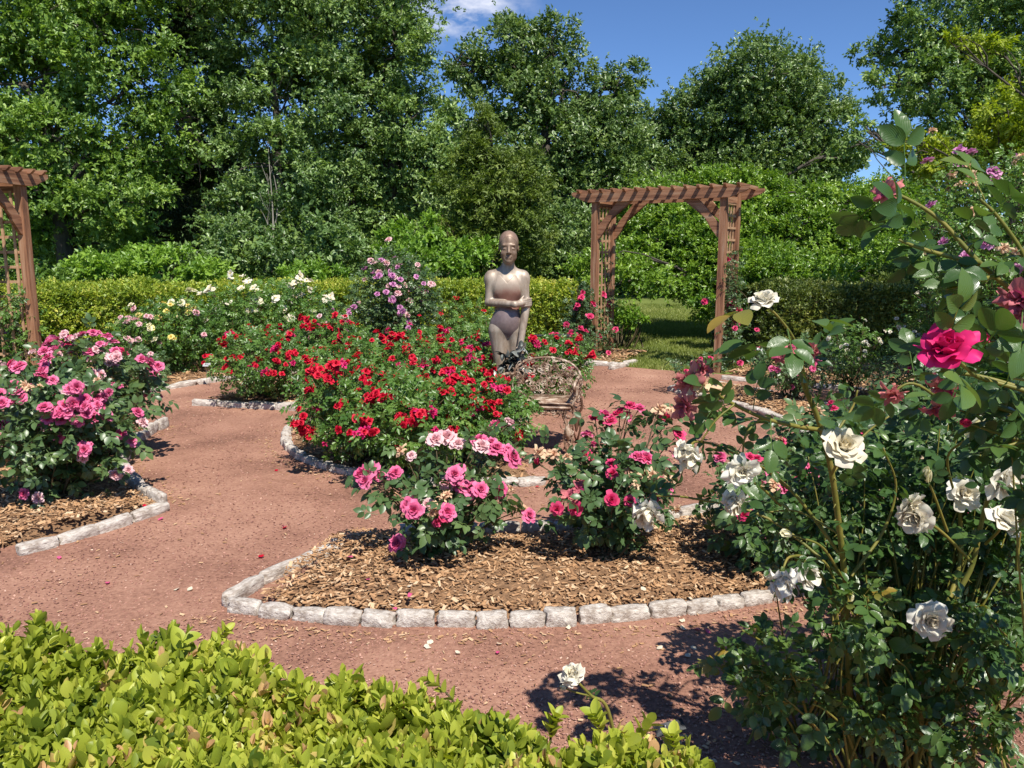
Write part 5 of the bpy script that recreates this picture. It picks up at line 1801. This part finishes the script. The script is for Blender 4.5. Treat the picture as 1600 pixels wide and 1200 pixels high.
class Field:
    def __init__(self, lo, hi, h):
        self.lo, self.h = np.array(lo, float), h
        n = np.ceil((np.array(hi) - self.lo) / h).astype(int)
        ax = [self.lo[i] + h * np.arange(n[i]) for i in range(3)]
        self.ax = ax
        self.p = np.stack(np.meshgrid(*ax, indexing='ij'), -1)
        self.d = np.full(n, .08)

    def blk(self, lo, hi, m):
        s = []
        for i in range(3):
            a = int(max(0, math.floor((lo[i] - m - self.lo[i]) / self.h)))
            b = int(min(len(self.ax[i]), math.ceil((hi[i] + m - self.lo[i]) / self.h) + 1))
            s.append(slice(a, max(b, a + 1)))
        return tuple(s)

    def join(self, s, d, k):
        o = self.d[s]
        if k > 0:
            h = np.clip(.5 + .5 * (o - d) / k, 0, 1)
            self.d[s] = o + (d - o) * h - k * h * (1 - h)
        else:
            self.d[s] = np.minimum(o, d)

    def cap(self, a, b, ra, rb, k=.02):
        lo, hi = np.minimum(a, b) - max(ra, rb), np.maximum(a, b) + max(ra, rb)
        s = self.blk(lo, hi, .07 + k)
        self.join(s, sdf_cap(self.p[s], a, b, ra, rb), k)

    def ell(self, c, r, k=.03):
        c, r = np.asarray(c, float), np.asarray(r, float)
        s = self.blk(c - r, c + r, .07 + k)
        self.join(s, sdf_ell(self.p[s], c, r), k)


def surface_nets(f, lo, h):
    ins = f < 0
    nx, ny, nz = [n - 1 for n in f.shape]
    corners = [(i, j, k) for i in (0, 1) for j in (0, 1) for k in (0, 1)]
    sl = lambda c: (slice(c[0], c[0] + nx), slice(c[1], c[1] + ny), slice(c[2], c[2] + nz))
    cnt = sum(ins[sl(c)].astype(np.int8) for c in corners)
    act = (cnt > 0) & (cnt < 8)
    idx = -np.ones(act.shape, int)
    cells = np.argwhere(act)
    idx[act] = np.arange(len(cells))
    acc = np.zeros((len(cells), 3))
    num = np.zeros(len(cells))
    for a in corners:
        for ax in range(3):
            if a[ax]:
                continue
            b = list(a)
            b[ax] = 1
            fa = f[cells[:, 0] + a[0], cells[:, 1] + a[1], cells[:, 2] + a[2]]
            fb_ = f[cells[:, 0] + b[0], cells[:, 1] + b[1], cells[:, 2] + b[2]]
            x = (fa < 0) != (fb_ < 0)
            t = np.where(x, fa / np.where(x, fa - fb_, 1), 0)
            pt = np.tile(np.array(a, float), (len(cells), 1))
            pt[:, ax] += t
            acc[x] += pt[x]
            num[x] += 1
    V = np.asarray(lo) + h * (cells + acc / num[:, None])
    Q = []
    for ax in range(3):
        o1, o2 = [(1, 2), (2, 0), (0, 1)][ax]
        fa = [slice(1, n) for n in (nx, ny, nz)]
        A0 = [slice(1, nx), slice(1, ny), slice(1, nz)]
        A0[ax] = slice(0, [nx, ny, nz][ax])
        B0 = list(A0)
        B0[ax] = slice(1, [nx, ny, nz][ax] + 1)
        i0, i1 = ins[tuple(A0)], ins[tuple(B0)]
        for flip, mask in ((False, i0 & ~i1), (True, ~i0 & i1)):
            e = np.argwhere(mask)
            if not len(e):
                continue
            base = e.copy()
            for k in range(3):
                if k != ax:
                    base[:, k] += 1
            def cell(d1, d2):
                c = base.copy()
                c[:, o1] -= d1
                c[:, o2] -= d2
                return idx[c[:, 0], c[:, 1], c[:, 2]]
            q = np.stack([cell(1, 1), cell(0, 1), cell(0, 0), cell(1, 0)], -1)
            Q.append(q[:, ::-1] if flip else q)
    Q = np.concatenate(Q)
    Q = Q[(Q >= 0).all(1)]
    return V, Q


def statue():
    bx, by = -.03, 7.32
    root = thing('statue', (bx, by, 0), 'bronze statue of a young woman holding her elbow, eyes lowered', 'statue')
    h = .0055
    F = Field((-.30, -.24, -.02), (.28, .20, 1.84), h)
    # trunk
    torso = [((-.015, .02, 1.27), (.143, .094, .20)), ((-.012, .02, 1.08), (.108, .080, .15)), ((-.022, .02, .935), (.150, .108, .14)), ((-.012, -.03, .99), (.095, .07, .12))]
    for c, r in torso:
        F.ell(c, r, .05)
    for x in (-.072, .045):
        F.ell((x, -.026, 1.275), (.060, .036, .062), .08)
    for x in (-.09, .05):
        F.ell((x, .09, .90), (.085, .07, .085), .04)
    tors = F.d.copy()
    # legs
    F.cap((-.095, .01, .88), (-.058, .0, .47), .094, .060, .03)
    F.cap((-.058, .0, .47), (-.065, .045, .09), .058, .036, .03)
    F.ell((-.062, .05, .33), (.052, .058, .12), .03)
    F.cap((-.065, .03, .045), (-.085, -.13, .03), .042, .028, .03)
    F.cap((.060, .02, .87), (.070, .03, .47), .088, .058, .03)
    F.cap((.070, .03, .47), (.068, .075, .09), .056, .036, .03)
    F.cap((.068, .06, .045), (.085, -.10, .03), .042, .028, .03)
    # neck and shoulders
    F.cap((0, .005, 1.56), (-.010, .030, 1.40), .053, .060, .03)
    for sx in (-1, 1):
        F.cap((-.012, .035, 1.445), (-.014 + sx * .135, .03, 1.385), .045, .042, .04)
        F.ell((-.016 + sx * .154, .025, 1.358), (.050, .052, .066), .06)
    # arms
    F.cap((-.170, .022, 1.352), (-.178, -.005, 1.15), .047, .038, .03)
    F.cap((-.182, -.005, 1.145), (.055, -.140, 1.135), .040, .028, .015)
    F.cap((.050, -.140, 1.135), (.125, -.105, 1.145), .029, .028, .012)
    for i in range(4):
        z = 1.172 - .0185 * i
        F.cap((.115, -.112, z), (.165, -.088, z + .004), .0105, .0100, .004)
        F.cap((.165, -.088, z + .004), (.205, -.030, z + .006), .0100, .0085, .004)
    F.cap((.10, -.115, 1.165), (.135, -.085, 1.205), .012, .009, .006)
    F.cap((.140, .022, 1.352), (.154, -.015, 1.13), .046, .038, .03)
    F.cap((.160, -.015, 1.13), (.108, -.120, .765), .042, .026, .02)
    F.ell((.104, -.130, .715), (.034, .020, .055), .014)
    for i in range(4):
        x = .078 + .018 * i
        F.cap((x, -.138, .680), (x - .004, -.150, .635 - .006 * (i in (1, 2))), .0100, .0092, .004)
        F.cap((x - .004, -.150, .635 - .006 * (i in (1, 2))), (x - .010, -.138, .600 - .008 * (i in (1, 2))), .0092, .0075, .004)
    F.cap((.075, -.135, .735), (.055, -.158, .685), .0125, .009, .008)
    # head, bowed a little
    H0 = F.d.copy()
    F.ell((0, -.004, 1.688), (.087, .104, .103), .02)
    F.ell((.002, -.048, 1.612), (.069, .072, .106), .03)
    F.cap((-.036, -.070, 1.555), (.0, -.088, 1.523), .030, .026, .03)
    F.cap((.040, -.070, 1.555), (.0, -.088, 1.523), .030, .026, .03)
    F.cap((-.046, -.106, 1.662), (.050, -.106, 1.662), .012, .012, .012)
    for sx in (-1, 1):
        # sockets, lids, cheeks
        s = F.blk((sx * .034 - .03, -.17, 1.60), (sx * .034 + .03, -.08, 1.66), .01)
        dcut = sdf_ell(F.p[s], (sx * .034 + .002, -.126, 1.637), (.021, .014, .011))
        F.d[s] = np.maximum(F.d[s], -dcut)
        F.ell((sx * .034 + .002, -.099, 1.629), (.022, .018, .013), .004)
        F.ell((sx * .044, -.082, 1.592), (.028, .028, .028), .02)
        F.ell((sx * .085, .004, 1.632), (.010, .020, .030), .010)
    F.cap((.002, -.114, 1.652), (.002, -.140, 1.596), .0090, .0130, .008)
    for sx in (-1, 1):
        F.ell((.002 + sx * .013, -.126, 1.592), (.010, .011, .008), .006)
    F.cap((-.020, -.118, 1.562), (.024, -.118, 1.562), .0075, .0075, .003)
    F.cap((-.014, -.117, 1.547), (.018, -.117, 1.547), .0085, .0085, .003)
    V, Q = surface_nets(F.d, F.lo, h)
    o = np.array([bx, by, 0.0])
    mb = MB()
    mb.add(V + o, Q)
    mat = noise_mat('bronze_tan', [(.32, (.20, .145, .105)), (.48, (.34, .265, .20)), (.62, (.45, .37, .29))], 13, .44, stretch=(1, 1, .3), bump=.12, bdist=.003, metallic=.15, spec=.45)
    # the head has weathered to a darker brown than the arms
    n_ = mat.node_tree
    pb_ = [q_ for q_ in n_.nodes if q_.type == 'BSDF_PRINCIPLED'][0]
    rp = [q_ for q_ in n_.nodes if q_.type == 'VALTORGB'][0]
    tc_ = [q_ for q_ in n_.nodes if q_.type == 'TEX_COORD'][0]
    sx_ = n_.nodes.new('ShaderNodeSeparateXYZ')
    n_.links.new(tc_.outputs['Object'], sx_.inputs[0])
    mr = n_.nodes.new('ShaderNodeMapRange')
    mr.inputs['From Min'].default_value = 1.43
    mr.inputs['From Max'].default_value = 1.54
    n_.links.new(sx_.outputs['Z'], mr.inputs['Value'])
    mx_ = n_.nodes.new('ShaderNodeMixRGB')
    mx_.blend_type = 'MULTIPLY'
    mx_.inputs['Color2'].default_value = (.60, .50, .44, 1)
    n_.links.new(mr.outputs[0], mx_.inputs['Fac'])
    n_.links.new(rp.outputs[0], mx_.inputs['Color1'])
    n_.links.new(mx_.outputs[0], pb_.inputs['Base Color'])
    mb.build('body', mat, root)
    # cropped hair
    p = F.p
    hair = np.maximum(sdf_ell(p, (0, -.004, 1.688), (.0888, .1058, .1048)), -(p[..., 2] - (1.728 - .80 * (p[..., 1] + .10)) - .012 * np.cos(p[..., 0] * 40)))
    V, Q = surface_nets(hair, F.lo, h)
    mb = MB()
    mb.add(V + o, Q)
    mb.build('hair', noise_mat('bronze_red', [(.3, (.22, .135, .095)), (.7, (.36, .24, .175))], 40, .5, bump=.3, bdist=.004, metallic=.3, spec=.5), root)
    # camisole and briefs follow the trunk
    x, y, z = p[..., 0] + .014, p[..., 1], p[..., 2]
    top = np.maximum(tors - .0025, np.maximum(z - (1.395 - 5.0 * np.maximum(np.abs(x) - .092, 0) - 1.1 * np.maximum(.062 - np.abs(x), 0)), 1.075 - z))
    V, Q = surface_nets(top, F.lo, h)
    mb = MB()
    mb.add(V + o, Q)
    cm_ = noise_mat('bronze_rust', [(.2, (.24, .115, .085)), (.40, (.31, .19, .145)), (.58, (.34, .255, .195)), (.8, (.40, .32, .25))], 6, .48, bump=.1, metallic=.1, spec=.4)
    # rust has settled on the lower half of the chest
    n_ = cm_.node_tree
    rp = [q_ for q_ in n_.nodes if q_.type == 'VALTORGB'][0]
    nz_ = [q_ for q_ in n_.nodes if q_.type == 'TEX_NOISE'][0]
    tc_ = [q_ for q_ in n_.nodes if q_.type == 'TEX_COORD'][0]
    sx_ = n_.nodes.new('ShaderNodeSeparateXYZ')
    n_.links.new(tc_.outputs['Object'], sx_.inputs[0])
    mr = n_.nodes.new('ShaderNodeMapRange')
    mr.inputs['From Min'].default_value = 1.20
    mr.inputs['From Max'].default_value = 1.32
    mr.inputs['To Min'].default_value = -.30
    mr.inputs['To Max'].default_value = .25
    n_.links.new(sx_.outputs['Z'], mr.inputs['Value'])
    ad_ = n_.nodes.new('ShaderNodeMath')
    n_.links.new(mr.outputs[0], ad_.inputs[0])
    n_.links.new(nz_.outputs['Fac'], ad_.inputs[1])
    n_.links.new(ad_.outputs[0], rp.inputs[0])
    mb.build('camisole', cm_, root)
    brief = np.maximum(tors - .0055, np.maximum(z - 1.075, (.795 + .95 * np.abs(x) + .3 * np.maximum(y, 0)) - z))
    V, Q = surface_nets(brief, F.lo, h)
    mb = MB()
    mb.add(V + o, Q)
    mb.build('briefs', noise_mat('bronze_mauve', [(.3, (.155, .110, .105)), (.7, (.29, .215, .205))], 9, .42, bump=.05, metallic=.2, spec=.45), root)
    # the bunch of metal flowers hanging from her hand
    dark = noise_mat('black_patina', [(.3, (.012, .014, .013)), (.7, (.06, .07, .065))], 20, .4, metallic=.4)
    pale = noise_mat('grey_patina', [(.3, (.22, .23, .20)), (.7, (.44, .45, .40))], 20, .45, metallic=.3)
    mb = MB()
    a = o + np.array([.095, -.16, .64])
    for k in range(26):
        e = o + np.array([rng.uniform(-.08, .12), -.165 - rng.uniform(0, .05), 0]) + np.array([0, 0, 0])
        e[2] = .76 - .28 * rng.random() - .9 * max(0, e[0] - o[0] - .06) * .3
        if e[0] - o[0] < -.02:
            e[2] -= .06
        mb.tube(bez(a, (a + e) / 2 + rng.normal(0, .02, 3), e, 5), .004, 4)
        for m in range(3):
            dd = nrm(rng.normal(0, 1, 3) + np.array([0, -.3, -.2]))
            v, q, t, uv = leaflet(.55, .25, .3, True)
            Fm = frames(dd[None], rand_dirs(1))[0]
            mb.add((v * rng.uniform(.055, .105)) @ Fm.T + e, q, t, .5, int(rng.random() < .5))
    mb.build('flower_spray', [dark, pale], root)


statue()


# ================================================================== ornate cast metal seat
def garden_seat():
    b = G(848, 702)
    root = thing('garden_chair', (b[0], b[1] + .05, .004), 'ornate cream and brown cast metal garden chair beside the red roses', 'chair')
    ang = R_(-14)
    Rz = rotz(ang)
    o = np.array([b[0] - .02, b[1] + .05, 0.0])

    def Wp(p):
        return np.asarray(p, float) @ Rz.T + o
    cm = noise_mat('worn_cream_metal', [(.38, (.10, .05, .03)), (.48, (.24, .145, .09)), (.57, (.44, .33, .24)), (.7, (.68, .58, .46))], 14, .42, bump=.3, bdist=.004, spec=.5)
    dk = noise_mat('shaded_bronze', [(.3, (.09, .045, .028)), (.7, (.22, .12, .08))], 20, .4, metallic=.3, spec=.5)  # rear legs only: their shade is put into a darker bronze colour
    w_, dp, sh = .29, .22, .40

    def ornament(mb, surf, area, n, curl=14, size=(.025, .05)):
        """leaf and tendril relief spread over a surface: surf(u, v) -> point, normal"""
        for k in range(n):
            u, v = area()
            p, nrm_ = surf(u, v)
            d = nrm(rng.normal(0, 1, 3))
            d = nrm(d - nrm_ * (d @ nrm_) + nrm_ * rng.uniform(.05, .5))
            lv, q, t, uv = leaflet(.5, .3, .35, True)
            Fm = frames(d[None], (nrm_ + rng.normal(0, .2, 3))[None])[0]
            mb.add(Wp((lv * rng.uniform(*size)) @ Fm.T + p), q, t)
        for k in range(curl):
            u, v = area()
            p, nrm_ = surf(u, v)
            a = nrm(np.cross(nrm_, rng.normal(0, 1, 3)))
            c = np.cross(nrm_, a)
            th = np.linspace(0, rng.uniform(4, 8), 12)
            rr = np.linspace(.035, .008, 12) * rng.uniform(.7, 1.2)
            pts = p + a * (rr * np.cos(th))[:, None] + c * (rr * np.sin(th))[:, None] + nrm_ * .004
            mb.tube(Wp(pts), .0045, 5)
    # seat: slotted plate with a raised rim
    mb = MB()
    mb.prism([(-w_, -dp), (w_, -dp), (w_ * .92, dp), (-w_ * .92, dp)], .014, np.block([[Rz, (o + [0, 0, sh])[:, None]], [np.zeros((1, 3)), np.ones((1, 1))]]))
    mb.tube(Wp(np.array([(-w_, -dp, sh - .01), (0, -dp - .012, sh - .012), (w_, -dp, sh - .01)])), .011, 6)
    mb.tube(Wp(np.array([(-w_, -dp, sh + .022), (0, -dp - .012, sh + .022), (w_, -dp, sh + .022)])), .007, 6)
    mb.tube(Wp(np.array([(w_, -dp, sh + .0), (w_ * .96, 0, sh), (w_ * .92, dp, sh)])), .011, 6)
    mb.tube(Wp(np.array([(-w_, -dp, sh + .0), (-w_ * .96, 0, sh), (-w_ * .92, dp, sh)])), .011, 6)
    mb.build('seat', cm, root)
    # back: arch filled with leaves and tendrils
    mb = MB()
    up = np.linspace(0, np.pi, 24)
    arch = np.c_[-np.cos(up) * w_ * 1.02, np.full(24, dp + .03) + .03 * np.sin(up), sh + .10 + np.sin(up) ** .7 * .22]
    mb.tube(Wp(arch), .010, 6)
    mb.tube(Wp(np.array([(-w_, dp, sh + .02), (-w_ * 1.02, dp + .03, sh + .12)])), .010, 6)
    mb.tube(Wp(np.array([(w_, dp, sh + .02), (w_ * 1.02, dp + .03, sh + .12)])), .010, 6)

    def area_b():
        while True:
            u, v = rng.uniform(-1, 1), rng.uniform(0, 1)
            if v < .3 + .72 * math.sqrt(max(0, 1 - u * u)) ** .7:
                return u, v
    ornament(mb, lambda u, v: (np.array([u * w_, dp + .02 + .04 * v, sh + .03 + v * .30]), np.array([0, -1.0, .12])), area_b, 330, 70, (.018, .04))
    mb.build('backrest', cm, root)
    for sx in (-1, 1):
        mb = MB()
        pts = np.array([(sx * w_ * 1.02, dp + .03, sh + .17), (sx * w_ * 1.06, dp * .3, sh + .20), (sx * w_ * 1.10, -dp * .6, sh + .20), (sx * w_ * 1.10, -dp * 1.0, sh + .18), (sx * w_ * 1.1, -dp * 1.08, sh + .145), (sx * w_ * 1.1, -dp * .95, sh + .125), (sx * w_ * 1.1, -dp * .85, sh + .15)])
        mb.tube(Wp(catmull(pts, 24)), .013, 6)
        mb.tube(Wp(catmull([(sx * w_, -dp * .8, sh), (sx * w_ * 1.12, -dp * .7, sh + .08), (sx * w_ * 1.08, -dp * .8, sh + .17)], 8)), .010, 6)
        ornament(mb, lambda u, v: (np.array([sx * w_ * 1.04, u * dp * .95, sh + .02 + v * .16]), np.array([sx * 1.0, -.3, .1])), lambda: (rng.uniform(-1, 1), rng.uniform(0, 1)), 70, 10, (.02, .04))
        mb.build('armrest', cm, root)
        for sy in (-1, 1):
            mb = MB()
            x, y = sx * w_ * .93, sy * dp * .9
            for s2 in (-1, 1):
                mb.tube(Wp(catmull([(x + s2 * .035, y, sh), (x + s2 * .045, y, sh - .08), (x + s2 * .012, y + sy * .01, sh - .15), (x + s2 * .034, y, sh - .25), (x + s2 * .008, y + sy * .02, sh - .36)], 16)), np.linspace(.013, .009, 16), 6)
            mb.tube(Wp(catmull([(x, y, sh - .12), (x, y + sy * .015, sh - .2), (x, y, sh - .29)], 8)), np.array([.006, .014, .022, .026, .026, .022, .014, .008]), 7)
            mb.tube(Wp(catmull([(x, y + sy * .02, .03), (x, y + sy * .04, .012), (x, y + sy * .075, .016)], 6)), .015, 6)
            mb.box(Wp((x, y, sh - .135)), (.075, .018, .014), Rz)
            if sy < 0:
                ornament(mb, lambda u, v: (np.array([x + u * .04, y - .005, sh - .36 * v]), np.array([.2 * sx, -1.0, .1])), lambda: (rng.uniform(-1, 1), rng.uniform(0, 1)), 45, 6, (.018, .035))
            mb.build('leg', cm if sy < 0 else dk, root)
    mb = MB()
    ornament(mb, lambda u, v: (np.array([u * w_ * .8, -dp + .005, sh - .02 - v * .07 * (1 - abs(u) * .4)]), np.array([0, -1.0, 0.1])), lambda: (rng.uniform(-1, 1), rng.uniform(0, 1)), 60, 12, (.018, .035))
    mb.tube(Wp(np.array([(-w_ * .85, -dp, sh - .015), (0, -dp, sh - .03), (w_ * .85, -dp, sh - .015)])), .007, 5)
    mb.build('apron', cm, root)


garden_seat()


# ================================================================== plant markers
mk_plate = noise_mat('marker_plate', [(.3, (.025, .027, .03)), (.7, (.07, .075, .08))], 20, .35, metallic=.5, bump=0)
mk_pale = noise_mat('marker_plate_pale', [(.3, (.40, .40, .40)), (.7, (.55, .55, .54))], 20, .4, metallic=.3, bump=0)
mk_wire = noise_mat('marker_wire', [(.3, (.42, .42, .42)), (.7, (.6, .6, .58))], 20, .35, metallic=.8, bump=0)


def marker(px, py, y, w_, hgt, label, plate, yaw=0.0, tilt=.9, roll=0.0):
    c = P(px, py, y)
    root = thing('plant_marker', (c[0], c[1], 0), label, 'plant marker')
    Rm = rotz(yaw) @ roty(roll) @ rotx(-tilt)
    mb = MB()
    mb.box(c, (w_, .004, hgt), Rm)
    mb.build('plate', plate, root, smooth=False)
    for s in (-1, 1):
        mb = MB()
        t = c + Rm @ np.array([s * w_ * .16, -.004, 0])
        mb.tube(catmull([t + Rm @ np.array([0, .0, hgt * .35]), t + Rm @ np.array([0, -.008, 0]), t + np.array([0, .012, -.06]), np.array([t[0], t[1] + .012, -.02])], 12), .0022, 6)
        mb.build('leg', mk_wire, root)


marker(1046, 1137, 2.18, .095, .034, 'dark tilted plant marker plate on two wire legs at the path edge', mk_plate, .25, 1.0, -.12)
marker(710, 1149, 1.75, .05, .03, 'small dark plant marker half hidden by the low boxwood hedge', mk_plate, 0, 1.0)
marker(1187, 546, 10.0, .07, .05, 'pale plant marker at the foot of the dark hedge by the arbor', mk_pale, 0, .8)
marker(323, 570, 9.4, .09, .05, 'pale plant marker under the yellow rose bush', mk_pale, 0, .8)
marker(862, 524, 9.2, .42, .03, 'long dark plant marker plate in front of the hedge right of the statue', mk_plate, 0, .9)
marker(1310, 642, 4.4, .08, .05, 'grey plant marker among the shaded roses at the right', mk_plate, 0, .9)

# ================================================================== fallen petals
pet = bloom_mesh('fallen_petal', [(1, .8, .9, 70, 96, -.35)], 5, 5, 5, [PM['white']])
pet_p = bloom_mesh('fallen_petal_pink', [(1, .8, .9, 74, 100, -.35)], 5, 5, 6, [PM['pink']])
pet_r = bloom_mesh('fallen_petal_red', [(1, .8, .9, 74, 100, -.35)], 5, 5, 7, [PM['red']])


def petals(lst, me, label, group):
    for px, py in lst:
        g = G(px, py, .014)
        rel = g[:2] - C0
        rr_, aa = np.linalg.norm(rel), math.degrees(math.atan2(rel[0], rel[1])) % 360
        z = .016
        for k in ('A', 'B'):
            r0, r1, p0, p1, h = BEDS[k]
            if r0 < rr_ < r1 and min(p0, p1) < aa < max(p0, p1):
                z = float(bed_z(k, rr_, aa)) + .022
        g = G(px, py, z)
        o = bpy.data.objects.new('fallen_petal', me)
        COL.objects.link(o)
        o.location = g
        o.rotation_euler = (random.uniform(-.3, .3), random.uniform(-.3, .3), random.uniform(0, 6.28))
        s = random.uniform(.024, .036)
        o.scale = (s, s, s)
        tag(o, label, 'petal', group)


petals([(1031, 1012), (1066, 969), (1084, 1012), (715, 1019), (668, 1010), (672, 1003), (276, 920), (297, 920), (1068, 981), (1075, 1024), (888, 980), (1360, 1010), (1150, 1192), (1255, 1160), (1115, 1188), (640, 915), (612, 945), (1080, 935), (1005, 920), (780, 1005)], pet, 'white petal lying on the ground near the front kerb', 'fallen white petals')
petals([(1132, 1013), (862, 1135), (616, 950), (168, 910), (778, 1018), (92, 870), (1090, 983), (640, 930), (545, 870), (445, 822), (1105, 985), (252, 810), (1340, 1150), (575, 905), (1195, 1090)], pet_p, 'pink petal lying on the red path or bark', 'fallen pink petals')
petals([(408, 869), (445, 824), (226, 790), (455, 690), (470, 705), (840, 760), (432, 735)], pet_r, 'red petal lying on the red path', 'fallen red petals')
